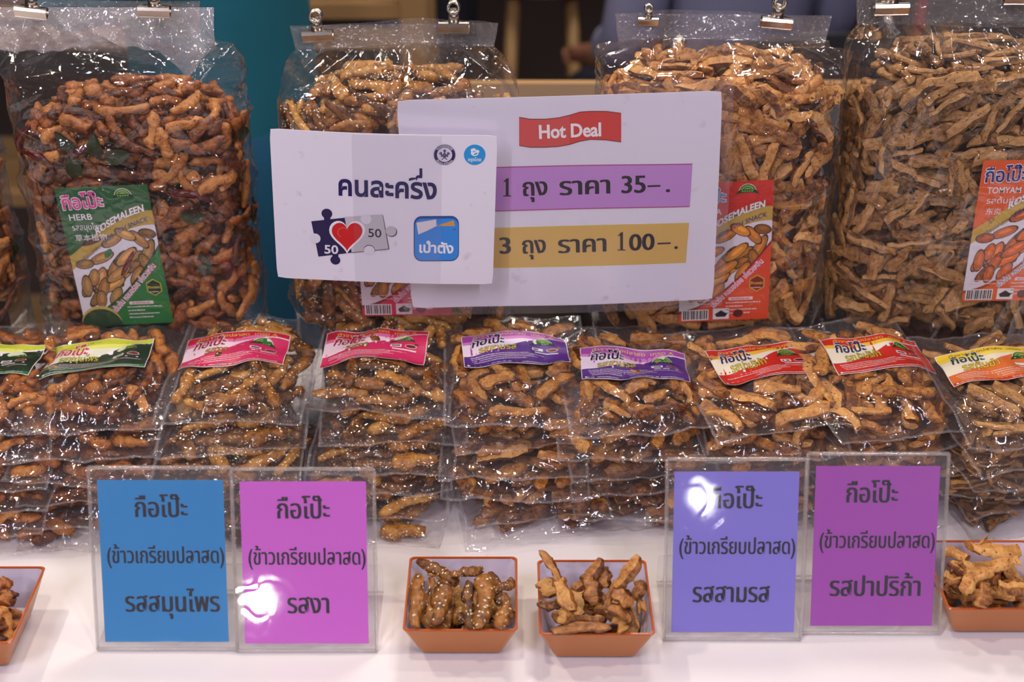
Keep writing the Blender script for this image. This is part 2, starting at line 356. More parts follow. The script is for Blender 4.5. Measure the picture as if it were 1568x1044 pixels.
def drop(rng, kind, W, H, tmax, n, cand=6, angf=None, res=.0022, base=None, reg=None, fails=60):
    """let sticks fall one by one onto a W x H patch; tmax(x, y) caps the pile. Returns placements and the height grid."""
    nx, ny = int(W / res) + 1, int(H / res) + 1
    G = np.zeros((nx, ny)) if base is None else base.copy(); out = []; bad = 0
    sa = np.linspace(-1, 1, 7); sw = np.array([-.8, 0, .8])
    while len(out) < n and bad < fails:
        best = None
        for _ in range(cand):
            g = rng.randrange(len(STK[kind])); gg = STK[kind][g]
            x = rng.uniform(-W / 2 + .007, W / 2 - .007); y = rng.uniform(-H / 2 + .007, H / 2 - .007); a = angf(rng, x, y) if angf else rng.uniform(0, PI)
            c, s_ = math.cos(a), math.sin(a); L, Wd = gg['L'] * .94, gg['W'] * .8
            hx = abs(c) * L / 2 + .001; hy = abs(s_) * L / 2 + .001
            x = min(max(x, -W / 2 + hx), W / 2 - hx); y = min(max(y, -H / 2 + hy), H / 2 - hy)
            A = sa[:, None] * L / 2; B = sw[None, :] * Wd / 2
            ii = np.clip(((x + A * c - B * s_ + W / 2) / res).astype(int), 0, nx - 1); jj = np.clip(((y + A * s_ + B * c + H / 2) / res).astype(int), 0, ny - 1)
            sup = G[ii, jj].max(axis=1)
            iL = int(np.argmax(sup[:3])); iR = 4 + int(np.argmax(sup[4:]))
            al = sa * L / 2; k = (sup[iR] - sup[iL]) / (al[iR] - al[iL]); k = max(-.5, min(.5, k))
            z0 = (sup - k * al).max() * .93
            tops = z0 + k * al + gg['T'] * .9
            lim = min(tmax(x + al[0] * c, y + al[0] * s_), tmax(x, y), tmax(x + al[-1] * c, y + al[-1] * s_)) if tmax else 9
            over = tops.max() - lim
            sc = z0 + max(0, over) * 3 + abs(k) * .004
            if over > .0012: sc += 1
            if best is None or sc < best[0]: best = (sc, g, x, y, a, k, z0, ii, jj, tops)
        sc, g, x, y, a, k, z0, ii, jj, tops = best
        if sc > .9: bad += 1; continue
        G[ii, jj] = np.maximum(G[ii, jj], tops[:, None])
        for di, dj in ((1, 0), (0, 1), (1, 1), (-1, 0), (0, -1)):
            i2 = np.clip(ii + di, 0, nx - 1); j2 = np.clip(jj + dj, 0, ny - 1); G[i2, j2] = np.maximum(G[i2, j2], tops[:, None] - .0008)
        out.append((g, x, y, a, k, z0 + STK[kind][g]['T'] / 2, rng.uniform(-.3, .3)))
    return out, G
def stick_mtx(pl, P, Tu, Tv, N):
    g, x, y, a, k, h, roll = pl
    t = (Tu * math.cos(a) + Tv * math.sin(a)); X = (t + N * k).normalized(); Y = N.cross(X).normalized(); Z = X.cross(Y)
    m = Matrix((X, Y, Z)).transposed() @ Matrix.Rotation(roll, 3, 'X')
    m = m.to_4x4(); m.translation = P + N * h; return m
def joined(kind, mts, extra=None):
    """all sticks of one inner layer as one mesh (kind 'stuff')"""
    V = []; F = []; I = []; n = 0
    for g, m in mts:
        gg = STK[kind][g]; A = np.array(m); v = gg['V'] @ A[:3, :3].T + A[:3, 3]; V.append(v); F += [tuple(i + n for i in f) for f in gg['F']]; I += gg['I']; n += len(v)
    if extra:
        v, f = extra; V.append(np.array(v)); F += [tuple(i + n for i in q) for q in f]; I += [2] * len(f)
    me = mesh_from('snack_filling', np.concatenate(V) if V else [], F, [S[kind], M['seed'], M['core']], I, True); return me
def leaf_mesh(rng, L=.026, W=.014):
    V = []; F = []; n = 9; cu = rng.uniform(-.006, .006)
    for i in range(n):
        s_ = i / (n - 1); wd = W / 2 * math.sin(PI * s_ ** .8) ** .8 + .0004
        for j, q in enumerate((-1, -.5, 0, .5, 1)): V.append(((s_ - .5) * L, q * wd, abs(q) * .0022 + cu * math.sin(PI * s_) + .0008 * math.sin(9 * s_ + 4 * q)))
    for i in range(n - 1):
        for j in range(4): a = i * 5 + j; F.append((a, a + 5, a + 6, a + 1))
    m = len(V); V += [(x, y, z - .0006) for x, y, z in V]; F += [tuple(i + m for i in f[::-1]) for f in F]
    return mesh_from('leaf', V, F, [M['leaf']], smooth=True)
def chili_mesh(rng):
    mb = MB(); n = 12; b = rng.uniform(.004, .010)
    mb.tube([(-.020 + .040 * i / n, b * math.sin(PI * i / n), .002 * math.sin(5 * i / n)) for i in range(n + 1)], [.0006 + .0036 * math.sin(PI * min(1, (i + .6) / (n + 1))) ** .7 for i in range(n + 1)], 8)
    return mb.mesh('chili', [M['chili']], True)

# ------------------------------------------------------------------ the hall: floor, back wall
def plain_box(name, c, d, m, kind=None, parent=None):
    mb = MB(); mb.box(c, d); o = link(name, mb.mesh(name, [m]), parent)
    if kind: o['kind'] = kind
    return o
M['floor'] = mat('dark_floor', srgb(62, 50, 46), 0.5, build=lambda nt, b: noisebump(nt, b, 6, 0.1))
M['backwall'] = mat('dark_wall', srgb(70, 60, 58), 0.8)
plain_box('floor', (0, 2.6, -0.80), (9, 9, 0.1), M['floor'], 'structure')
plain_box('wall_back', (0, 7.1, 0.8), (9, 0.1, 3.2), M['backwall'], 'structure')

# ------------------------------------------------------------------ table and cloth
M['cloth'] = mat('white_cloth', srgb(236, 230, 232), 0.85, build=lambda nt, b: noisebump(nt, b, 900, 0.25, 0.0004, 2))
def make_table():
    root = thing('table', 'long folding table hidden under the white cloth of the snack stall', 'table', (0, 1.03, -0.75))
    mb = MB(); mb.box((0, 0, 0.725), (2.36, 0.72, 0.03)); link('tabletop', mb.mesh('tabletop', [M['wood']]), root)
    for sx in (-1, 1):
        for sy in (-1, 1):
            mb = MB(); mb.tube([(sx * 1.1, sy * .32, 0), (sx * 1.1, sy * .32, .71)], .015); link('leg', mb.mesh('leg', [M['steel']], True), root)
M['wood'] = mat('tan_wood', srgb(176, 138, 92), 0.5)
make_table()
def make_cloth():
    nx, ny = 210, 120; V = []; F = []
    X = np.linspace(-1.2, 1.2, nx); Y = np.linspace(0.66, 1.405, ny); XX, YY = np.meshgrid(X, Y, indexing='ij')
    Z = .0030 * perlin(XX * 5 + 3, YY * 7, 5) + .0010 * perlin(XX * 16 + 3, YY * 9, 6)
    Z = Z * np.clip((.93 - YY) * 12 + .25, .25, 1)
    Z = Z - Z.max() - .0002
    for i in range(nx):
        for j in range(ny): V.append((X[i], Y[j], Z[i, j]))
    for i in range(nx - 1):
        for j in range(ny - 1): a = i * ny + j; F.append((a, a + ny, a + ny + 1, a + 1))
    # skirt hanging down all round in folds
    rim = [i * ny for i in range(nx)] + [(nx - 1) * ny + j for j in range(1, ny)] + [i * ny + ny - 1 for i in range(nx - 2, -1, -1)] + [j for j in range(ny - 2, 0, -1)]
    prev = rim
    for k, dz in enumerate((-.02, -.2, -.5, -.745)):
        cur = []
        for q, vi in enumerate(rim):
            x, y, z = V[vi]; cx, cy = x, y - 1.03; l = math.hypot(cx / 1.2, cy / .44) or 1
            s_ = 1 + (.01 + .03 * (k / 3) * (1 + math.sin(q * .35))) ; cur.append(len(V)); V.append((cx * (1 + (s_ - 1) * .5), 1.03 + cy * s_, dz))
        for q in range(len(rim)): F.append((prev[q], cur[q], cur[(q + 1) % len(rim)], prev[(q + 1) % len(rim)]))
        prev = cur
    return thing('tablecloth', 'white cotton tablecloth spread over the stall table', 'tablecloth', me=mesh_from('tablecloth', V, F, [M['cloth']], smooth=True))
make_cloth()

# ------------------------------------------------------------------ printed labels
WHT = ink(238, 232, 236)
LAB = {  # top strip, glow, pale area, lower area, hem, name colour, flavour colour, flavour text
    'herb': ((190, 204, 40), (222, 226, 110), (226, 226, 206), (30, 48, 34), (34, 112, 62), (196, 26, 96), (200, 190, 40), 'รสสมุนไพร'),
    'sesame': ((196, 30, 56), (222, 110, 160), (238, 208, 224), (208, 44, 98), (186, 30, 76), (150, 24, 36), (176, 128, 30), 'รสงา'),
    'three': ((160, 70, 160), (206, 130, 196), (232, 214, 232), (88, 44, 134), (72, 34, 112), (28, 26, 62), (204, 184, 40), 'รสสามรส'),
    'paprika': ((204, 40, 28), (238, 190, 60), (244, 232, 206), (204, 42, 32), (186, 30, 26), (26, 34, 82), (214, 200, 50), 'รสปาปริก้า'),
    'tomyam': ((240, 208, 50), (246, 224, 110), (246, 236, 206), (226, 116, 52), (206, 60, 34), (22, 70, 50), (226, 196, 40), 'รสต้มยำ')}
def emblem(A, x, y, s, layer=5):
    g1, g2, g3 = ink(24, 62, 36), ink(120, 170, 70), ink(40, 104, 52)
    A.ring(x, y, 0, s, ink(214, 220, 190), layer, 20, 0, PI); A.ring(x, y, 0, s * .93, g3, layer + .5, 20, 0, PI)
    A.ring(x, y, s * .62, s * .80, g2, layer + 1, 20, .1, PI - .1); A.ring(x, y, 0, s * .5, ink(150, 180, 84), layer + 1, 16, .15, PI - .15)
    A.poly([(x - s * 1.35, y - s * .28), (x - s * .95, y + s * .22), (x, y + s * .36), (x + s * .95, y + s * .22), (x + s * 1.35, y - s * .28), (x + s * .8, y - s * .12), (x, y - s * .02), (x - s * .8, y - s * .12)], g1, layer + 1.5)
    A.text('●●●●●', x, y + s * .02, s * .26, g2, layer + 2, width=s * 1.3)
def pouch_art(v):
    A = Art(); t, gl, pale, low, hem, nm, fl, fs = [ink(*c) if isinstance(c, tuple) else c for c in LAB[v]]
    rng = random.Random(5); mm = .001
    A.rect(-.0506, -.0256, .0506, .0256, WHT, 0); A.rect(-.05, -.025, .05, .025, t, 1)
    wave = lambda x, o=0: (-9 + o + 27 * (lambda q: q * q * (3 - 2 * q))(min(1, max(0, (x + 42) / 88))))
    xs = np.linspace(-50, 50, 26)
    def band(f0, f1, m, layer, x0=-50, x1=50):
        q = [x for x in xs if x0 <= x <= x1]
        for a, b in zip(q[:-1], q[1:]):
            lo0, lo1, hi0, hi1 = f0(a), f0(b), f1(a), f1(b)
            if hi0 - lo0 < .05 and hi1 - lo1 < .05: continue
            A.poly([(a * mm, lo0 * mm), (b * mm, lo1 * mm), (b * mm, max(hi1, lo1) * mm), (a * mm, max(hi0, lo0) * mm)], m, layer)
    band(lambda x: -25, lambda x: min(17 + 2 * math.sin(x / 22), 25), gl, 1.6, -50, 30)
    band(lambda x: -25, lambda x: 12 + 2 * math.sin(x / 20), pale, 2, -50, 18)
    band(lambda x: wave(x, -7), lambda x: wave(x, -3.5), gl, 2.3, -50, 10)
    band(lambda x: -25, lambda x: wave(x, 1.1), WHT, 2.6); band(lambda x: -25, lambda x: wave(x), low, 3)
    A.rect(-.05, -.025, .05, -.021, hem, 3.6)
    A.text('ทำจากเนื้อปลาสด  เกรด A', 0, .0188, .0052, ink(226, 200, 90) if v != 'tomyam' else ink(120, 60, 30), 4, width=.078)
    A.text('กือโป๊ะ', -.026, .0045, .0185, WHT, 4.4, off=.05, width=.0325, shear=.15); A.text('กือโป๊ะ', -.026, .0045, .0185, nm, 5, off=.018, width=.031, shear=.15, bold=.03)
    A.text(fs, -.017, -.0062, .0125, ink(40, 60, 30), 4.4, off=.04, width=.037 if len(fs) > 5 else .022, shear=.1, ang=.07); A.text(fs, -.017, -.0062, .0125, fl, 5, off=.01, width=.036 if len(fs) > 5 else .021, shear=.1, ang=.07)
    for k in range(4): A.dashes(-.044 + .001 * k, -.0128 - k * .0024, (.012, .018, .021, .010)[k], .0009, ink(226, 214, 214), rng, 4, .03)
    emblem(A, .027, .0055, .0098)
    A.rect(.016, -.0052, .0265, -.0012, WHT, 5); A.rect(.0172, -.0042, .0253, -.0022, ink(50, 46, 50), 5.5)
    A.disc(.0355, -.0032, .0056, .0024, ink(236, 226, 220), 5); A.disc(.0355, -.0032, .0051, .002, ink(110, 24, 30), 5.5)
    A.rect(.018, -.0086, .041, -.0074, WHT, 5); A.dashes(.013, -.012, .046, .0007, WHT, rng, 4); A.dashes(-.046, -.0236, .046, .0009, ink(220, 214, 220), rng, 4.2)
    A.disc(-.0465, -.0231, .0011, .0011, WHT, 4.5); A.disc(-.012, -.0231, .0014, .0014, ink(90, 130, 200), 4.5)
    return A
BIG = {'herb': ((26, 92, 48), (186, 152, 60), (34, 120, 60), (224, 60, 150), 'HERB', 'รสสมุนไพร', '草本植物', (178, 132, 78)),
       'paprika': ((206, 44, 34), (196, 160, 70), (222, 74, 40), (74, 150, 214), 'PAPRIKA', 'รสปาปริก้า', '', (204, 132, 52)),
       'sesame': ((196, 36, 58), (214, 170, 80), (206, 50, 84), (120, 20, 40), 'SESAME', 'รสงา', '', (198, 140, 60)),
       'tomyam': ((226, 92, 38), (200, 164, 66), (226, 98, 44), (34, 50, 130), 'TOMYAM', 'รสต้มยำ', '东炎', (206, 104, 40))}
def big_art(v, W=.088, H=.149):
    base, gold, low, nm, en, th, cn, stick = BIG[v]; A = Art(); rng = random.Random(3); x = lambda q: (q - .5) * W; y = lambda q: (q - .5) * H
    A.rect(x(0), y(0), x(1), y(1), ink(*base), 0)
    def arc(off, m, layer, bot=.0):
        n = 14
        for k in range(n):
            a, b = k / n, (k + 1) / n; f = lambda q: .52 + .30 * math.sin(min(1, q * 1.05) * PI / 2) ** 1.1 + off
            A.poly([(x(a), y(bot)), (x(b), y(bot)), (x(b), y(f(b))), (x(a), y(f(a)))], m, layer)
    arc(.0, ink(*gold), 1); arc(-.10, ink(226, 220, 232), 2)
    f2 = lambda q: .06 + .50 * q ** 1.7
    n = 14
    for k in range(n):
        a, b = k / n, (k + 1) / n
        A.poly([(x(a), y(0)), (x(b), y(0)), (x(b), y(f2(b) + .02)), (x(a), y(f2(a) + .02))], ink(*[int(c * .7) for c in base]), 6); A.poly([(x(a), y(0)), (x(b), y(0)), (x(b), y(f2(b))), (x(a), y(f2(a)))], ink(*low), 6.5)
    sc = stick; pts = [(.22, .36, 1.3, .16), (.5, .62, .5, .2), (.8, .62, -.9, .2), (.35, .5, .4, .22), (.62, .5, .7, .24), (.12, .3, 1.5, .2), (.3, .28, 1.2, .2), (.5, .38, .6, .26), (.82, .45, 1.9, .18), (.15, .46, .1, .15), (.66, .66, 2.6, .18), (.42, .22, 1.0, .18), (.7, .36, 1.0, .2), (.9, .66, -.2, .14), (.25, .2, 1.4, .16)]
    pts = [(rng.uniform(.12, .9), 0, rng.uniform(.2, 1.2), rng.uniform(.18, .28)) for _ in range(20)] + pts; pts = [(a, b if b else .10 + .42 * a + rng.uniform(.02, .16), an, L) for a, b, an, L in pts]
    for k, (a, b, an, L) in enumerate(pts):
        kf = rng.uniform(.72, 1.14); c = [max(0, min(255, int(q * kf))) for q in sc]
        for j, (gr, dk) in enumerate(((1.0, .45), (.86, 1.0), (.5, 1.22))):
            cc = ink(*[min(255, int(q * dk) // 12 * 12) for q in c])
            A.disc(x(a) + (j == 2) * .0006, y(b) + (j == 2) * .001, W * L * gr * .72, W * .062 * gr * (1 if j < 2 else .7), cc, 3 + .07 * k + .023 * j, 14, an)
    if v == 'herb':
        A.disc(x(.43), y(.53), .006, .003, ink(40, 110, 56), 5, 10, .9); A.disc(x(.62), y(.45), .016, .0028, ink(100, 26, 20), 5.1, 12, 1.0); A.disc(x(.28), y(.62), .012, .003, ink(80, 34, 22), 5.1, 12, .3)
        A.ring(x(.2), y(.015), .0, .02, ink(196, 170, 96), 6.6, 14, .0, PI)
        A.ring(x(.2), y(-.01), .0, .0205, ink(24, 70, 44), 6.8, 14, .05, PI - .05)
    bend = lambda p: np.stack([p[:, 0], p[:, 1] - 5.0 * (p[:, 0] - .012) ** 2 + .34 * p[:, 0]], 1)
    A.text('ROSEMALEEN', x(.63), y(.765), .0100, ink(120, 110, 70), 7, off=.06, width=W * .58, warp=bend); A.text('ROSEMALEEN', x(.63), y(.765), .0100, WHT, 7.6, off=.03, width=W * .57, warp=bend)
    A.text('SEA FISH SNACK', x(.68), y(.70), .0070, ink(60, 70, 130), 7, off=.01, width=W * .52, warp=bend)
    A.text('กือโป๊ะ', x(.27), y(.855), .0200, WHT, 7, off=.05, width=W * .46, ang=.03); A.text('กือโป๊ะ', x(.27), y(.855), .0200, ink(*nm), 7.6, off=.012, width=W * .44, ang=.03, bold=.03)
    A.text(en, x(.09), y(.775), .0090, WHT, 7, width=W * .25 if len(en) < 6 else W * .36, align='l', off=.01); A.text(th, x(.10), y(.705), .0085, WHT, 7, width=W * .33, align='l')
    if cn: A.text(cn, x(.11), y(.63), .0078, WHT, 7, align='l')
    A.text('ข้าวเกรียบปลาสดทอดกรอบ', x(.30), y(.545), .0058, ink(70, 66, 96), 7, width=W * .56, ang=.62)
    A.text('เข้มข้น หอมอร่อย เคี้ยวเพลิน', x(.66), y(.26), .0082, ink(214, 80, 150) if v != 'tomyam' else ink(60, 70, 120), 7.2, off=.06, width=W * .78, ang=.80)
    A.text('เข้มข้น หอมอร่อย เคี้ยวเพลิน', x(.66), y(.26), .0082, WHT, 7.8, off=.015, width=W * .77, ang=.80)
    emblem(A, x(.72), y(.925), .0085, 6.5)
    hx = [(x(.86) + .0085 * math.cos(PI / 6 + k * PI / 3), y(.27) + .0095 * math.sin(PI / 6 + k * PI / 3)) for k in range(6)]
    A.poly(hx, ink(190, 170, 60), 7); A.poly([((p[0] - x(.86)) * .86 + x(.86), (p[1] - y(.27)) * .86 + y(.27)) for p in hx], ink(20, 50, 36) if v == 'herb' else ink(130, 24, 22), 7.5)
    A.text('Protein', x(.86), y(.262), .0042, ink(210, 190, 70), 8, width=.0115, off=.02); A.dashes(x(.80), y(.235), x(.92), .0009, WHT, rng, 8)
    A.rect(x(.55), y(.150), x(.82), y(.172), ink(236, 210, 220), 7.5); A.dashes(x(.58), y(.157), x(.79), .0013, ink(180, 60, 80), rng, 8)
    for k in range(4): A.dashes(x(.52), y(.128 - .026 * k), x((.92, .74, .90, .82)[k]), .0012, ink(226, 222, 226), rng, 7.5)
    if v != 'herb':
        for k in range(2): A.dashes(x(.06), y(.150 - .024 * k), x(.45), .0010, ink(240, 200, 190), rng, 7.5)
        A.rect(x(.03), y(.01), x(.33), y(.088), WHT, 7.5); q = .045
        while q < .315: wd = rng.choice((.006, .010, .016)); A.rect(x(q), y(.016), x(q + wd), y(.082), ink(40, 30, 34), 8); q += wd + rng.choice((.006, .010))
        A.rect(x(.38), y(.012), x(.56), y(.092), WHT, 7.5); A.poly([(x(.40), y(.05)), (x(.47), y(.078)), (x(.54), y(.05)), (x(.52), y(.028)), (x(.42), y(.028))], ink(40, 34, 40), 8); A.disc(x(.66), y(.05), .0050, .0045, ink(90, 24, 30), 8)
    return A

# ------------------------------------------------------------------ big display bags
def rr(u, a, b, r):
    """rounded rectangle walked by arc length from the middle of its front side; right is positive"""
    s = 1 if u >= 0 else -1; u = abs(u); l1 = a - r; l2 = PI / 2 * r; l3 = 2 * (b - r)
    if u <= l1: p, n = (u, -b), (0, -1)
    elif u <= l1 + l2: t = (u - l1) / r; p, n = (a - r + r * math.sin(t), -b + r - r * math.cos(t)), (math.sin(t), -math.cos(t))
    elif u <= l1 + l2 + l3: p, n = (a, -b + r + u - l1 - l2), (1, 0)
    elif u <= l1 + 2 * l2 + l3: t = (u - l1 - l2 - l3) / r; p, n = (a - r + r * math.cos(t), b - r + r * math.sin(t)), (math.cos(t), math.sin(t))
    else: p, n = (a - r - (u - l1 - 2 * l2 - l3), b), (0, 1)
    return (p[0] * s, p[1]), (n[0] * s, n[1])
def half_len(a, b, r): return 2 * (a - r) + PI * r + 2 * (b - r)
def clip_bits(root_name, label, P, yaw=0, roll=0, s=1.0, tilt=0.25, group=None):
    root = thing(root_name, label, 'clip', P, (0, 0, yaw), group=group)
    R = Matrix.Rotation(roll, 4, 'Y') @ Matrix.Rotation(-tilt, 4, 'X') @ Matrix.Scale(s, 4)
    for sy in (-1, 1):
        mb = MB(); w = .0142; n = 6
        prof = [(-.0015, sy * .0009), (.0022, sy * .0030), (.0050, sy * .0046), (.0078, sy * .0038), (.0090, sy * .0016)]
        V = []; F = []
        for x in (-w, w):
            V += [(x, y, z) for z, y in prof] + [(x, y + sy * .0009, z) for z, y in prof]
        k = len(prof)
        for i in range(k - 1):
            for o in (0, k): F.append((o + i, o + i + 1, 2 * k + o + i + 1, 2 * k + o + i))
            F.append((i, i + 1, k + i + 1, k + i)); F.append((2 * k + i, 2 * k + i + 1, 3 * k + i + 1, 3 * k + i))
        F += [(0, k, 3 * k, 2 * k), (k - 1, 2 * k - 1, 4 * k - 1, 3 * k - 1)]
        mb.add([R @ Vector(v) for v in V], F); mb.tube([R @ Vector((-w, sy * .0013, -.0012)), R @ Vector((w, sy * .0013, -.0012))], .0011 * s, 8)
        link('jaw', mb.mesh('jaw', [M['steel']], False), root)
        mb = MB(); z0 = .0075; zr = .0265; hw = .0052
        out = [(-hw, z0), (hw, z0), (hw * .8, z0 + .006), (.0042, z0 + .011)]
        V = []
        for t in (0, .0009):
            V += [(x, sy * (.0022 + .10 * (z - z0)) + t * sy, z) for x, z in [(-hw, z0), (hw, z0), (.0043, z0 + .0135), (-.0043, z0 + .0135)]]
        mb.add([R @ Vector(v) for v in V], [(0, 1, 2, 3), (7, 6, 5, 4), (0, 4, 5, 1), (1, 5, 6, 2), (2, 6, 7, 3), (3, 7, 4, 0)])
        cz = zr - .0045
        yy = sy * (.0026 + .10 * (cz - z0))
        mb.tube([R @ Vector((.0050 * math.cos(t), yy, cz + .0050 * math.sin(t))) for t in [2 * PI * q / 20 for q in range(20)]], .0016 * s, 7, closed=True)
        link('handle', mb.mesh('handle', [M['steel']], True), root)
    mb = MB(); mb.tube([R @ Vector((-.0085, 0, .0088)), R @ Vector((.0085, 0, .0088))], .0014 * s, 8); link('spring_pin', mb.mesh('spring_pin', [M['steel']], True), root)
    return root

def big_bag(label, kind, x, H, zs, zr, zt, ah, seed, yfront=1.230, labels=(), leaves=0, chilis=0, yaw=0, nmax=235, ax=.113, header_dx=0.0, cd=.01):
    b = .066; a = ax; r = .042; T = .030; rng = random.Random(seed)
    labels = [(lambda q: (q.x - x, q.z, l[2], l[3]))(aty(l[0], l[1], yfront) + Matrix.Rotation(-l[2], 3, 'Y') @ Vector((.044, 0, -.0745))) for l in labels]
    root = thing('snack_bag', label, 'snack bag', (x, yfront + b, 0), (0, 0, yaw), 'big clear display bags at the back of the stall')
    ai, bi, ri = a - T, b - T, r - T + .004
    hl = (ai - ri) + PI / 2 * ri + (bi - ri) * 1.2 + .006
    Wp = 2 * hl * 1.28; v0, v1 = .115, H - .004; Hp = v1 - v0; sc = 1.28      # the patch is unrolled a little outside the core so sticks keep their spacing
    def P(u, v, h=0):
        (px, py), (nx, ny) = rr(u / sc, ai, bi, ri); v -= cd * abs(px / ai) ** 4 * max(0, (v - H + .12) / .12); return Vector((px + nx * h, py + ny * h, v)), Vector((nx, ny, 0))
    cap = lambda u, v: T - .0048 + .0006 * math.sin(u * 40)
    angf = lambda rg, x_, y_: rg.gauss(0, .75) if rg.random() < .75 else rg.uniform(0, PI)
    pl, G = drop(rng, kind, Wp, Hp, cap, 900, 7, angf, fails=150)
    pl = list(enumerate(pl)); order = sorted(pl, key=lambda q: -(q[1][5] + .00002 * q[0]))
    nv = min(nmax, len(order)); outer = order[:nv]; inner = order[nv:]
    def mt(p):
        u, v = p[1], p[2] + (v0 + v1) / 2; B, N = P(u, v); Tu = Vector((-N.y, N.x, 0)); return stick_mtx(p, B, Tu, Vector((0, 0, 1)), N)
    # top of the heap
    tw, td = 2 * (a - .018), 2 * (b - .010); zb = H - .030
    cap2 = lambda x_, y_: .030 - cd * (abs(x_) / (tw / 2)) ** 4 + .010 * (1 - (x_ / (tw / 2)) ** 2) * (1 - (y_ / (td / 2)) ** 2) - .010 * (max(abs(x_) / (tw / 2), abs(y_) / (td / 2)) ** 6)
    pt, G2 = drop(rng, kind, tw, td, cap2, 200, 7, lambda rg, *_: rg.uniform(0, PI), fails=90)
    pt = sorted(pt, key=lambda p: -p[5]); no = min(62, len(pt))
    mtop = lambda p: stick_mtx(p, Vector((p[1], p[2], zb)), Vector((1, 0, 0)), Vector((0, 1, 0)), Vector((0, 0, 1)))
    for _, p in outer: link('snack_stick', STK[kind][p[0]]['me'], root, mt(p))
    for p in pt[:no]: link('snack_stick', STK[kind][p[0]]['me'], root, mtop(p))
    # core under the sticks
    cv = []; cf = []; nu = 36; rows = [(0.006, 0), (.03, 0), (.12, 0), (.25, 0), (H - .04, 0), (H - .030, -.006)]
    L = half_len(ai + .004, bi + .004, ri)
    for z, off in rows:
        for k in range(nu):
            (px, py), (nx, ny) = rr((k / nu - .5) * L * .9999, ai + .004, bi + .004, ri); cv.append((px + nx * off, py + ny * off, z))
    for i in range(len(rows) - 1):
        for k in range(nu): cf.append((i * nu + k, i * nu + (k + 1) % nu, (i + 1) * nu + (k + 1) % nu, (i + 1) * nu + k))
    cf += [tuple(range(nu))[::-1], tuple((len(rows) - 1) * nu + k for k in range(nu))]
    me = joined(kind, [(p[0], mt(p)) for _, p in inner] + [(p[0], mtop(p)) for p in pt[no:]], (cv, cf)); f = link('snack_filling', me, root); f['kind'] = 'stuff'
    for q in range(leaves):
        for _ in range(30):
            u = rng.uniform(-a * .9, a * .9) * sc; v = rng.uniform(.16, H - .02)
            if not any(abs(u / sc - l[0]) < .065 and abs(v - l[1]) < .09 for l in labels): break
        B, N = P(u, v); m = stick_mtx((0, u, v, rng.uniform(0, PI), 0, T - .0035, rng.uniform(-.3, .3)), B, Vector((-N.y, N.x, 0)), Vector((0, 0, 1)), N); link('leaf', leaf_mesh(rng), root, m)
    for q in range(chilis):
        for _ in range(30):
            u = rng.uniform(-a * .9, a * .9) * sc; v = rng.uniform(.16, H - .02)
            if not any(abs(u / sc - l[0]) < .07 and abs(v - l[1]) < .1 for l in labels): break
        B, N = P(u, v)
        link('chili', chili_mesh(rng), root, stick_mtx((0, u, v, rng.gauss(0, .9), 0, T - .005, 0), B, Vector((-N.y, N.x, 0)), Vector((0, 0, 1)), N))
    # film: body rows, shoulder and roof to the pinched ridge, flat header strip
    nu = 340; rows = []
    for k in range(150): z = .002 + (zs - .012 - .002) * k / 149; rows.append((z, a, b, r, 0, 0, 0))
    nr = 26
    for k in range(1, nr + 1):
        t = k / nr; e = t ** 1.15; ss = t ** .62
        rows.append((zs - .012 + (zr - zs + .012) * ss, a + (ah - a) * (t ** 1.5), b + (.0022 - b) * e, r + (.0015 - r) * e, 1, t, header_dx * t))
    for k in range(1, 9): rows.append((zr + (zt - zr) * k / 8, ah + .0005 * k, .0022 - .0001 * k, .0010, 2, k / 8, header_dx))
    R = np.array(rows); V = []; ny = len(rows)
    uu = (np.arange(nu) / nu - .5) * .9999
    for i, (z, A_, B_, r_, typ, t, dx) in enumerate(rows):
        Lr = half_len(A_, B_, r_)
        for k in range(nu):
            (px, py), (nx, ny_) = rr(uu[k] * Lr, A_, B_, r_); V.append([px + dx, py, z, nx, ny_])
    V = np.array(V).reshape(ny, nu, 5); U2 = np.broadcast_to(uu * .36 + seed * .37, (ny, nu)); Z2 = np.broadcast_to(R[:, 0][:, None], (ny, nu))
    h = crumple(U2 + 3, Z2, seed, 11, 1.0); typ = R[:, 4][:, None]; tt = R[:, 5][:, None]
    amp = np.where(typ == 0, .0030, np.where(typ == 1, .0060 * np.sin(PI * np.clip(tt, 0, 1)) + .0019 * (1 - tt), .0008))
    h = np.maximum(h, -.6) * amp + .0012 * perlin(U2 * 30, Z2 * 24, seed + 3) * (typ < 2)
    fold = np.zeros_like(h0 := V[:, :, 0])
    for q in range(15):
        px_, pz_ = rng.uniform(-a * .95, a * .95), rng.uniform(.15, zs + .01); an_ = rng.uniform(-1.1, 1.1); Lf = rng.uniform(.018, .05); c_, s_ = math.cos(an_), math.sin(an_); cu = rng.uniform(-9, 9)
        ul = (h0 - px_) * c_ + (V[:, :, 2] - pz_) * s_; vl = -(h0 - px_) * s_ + (V[:, :, 2] - pz_) * c_ + cu * ul * ul
        fold = np.maximum(fold, np.exp(-np.abs(vl) / .0022) * np.clip(1 - (ul / Lf) ** 2, 0, 1) ** .7)
    h = h + fold * .0042 * (V[:, :, 1] < .02) * (typ < 2)
    for (lx, lz, an, *_q) in labels:
        d = np.maximum(np.abs(V[:, :, 0] - lx) / .062, np.abs(V[:, :, 2] - lz) / .080); h = h * np.where(V[:, :, 1] < 0, np.clip((d - .75) * 4, 0.12, 1), 1)
    wob = np.where(typ == 2, .004 * np.sin(V[:, :, 0] * 32 + seed) + .002 * np.sin(V[:, :, 0] * 90), 0) + np.where(typ == 1, .004 * np.sin(V[:, :, 0] * 32 + seed) * tt, 0)
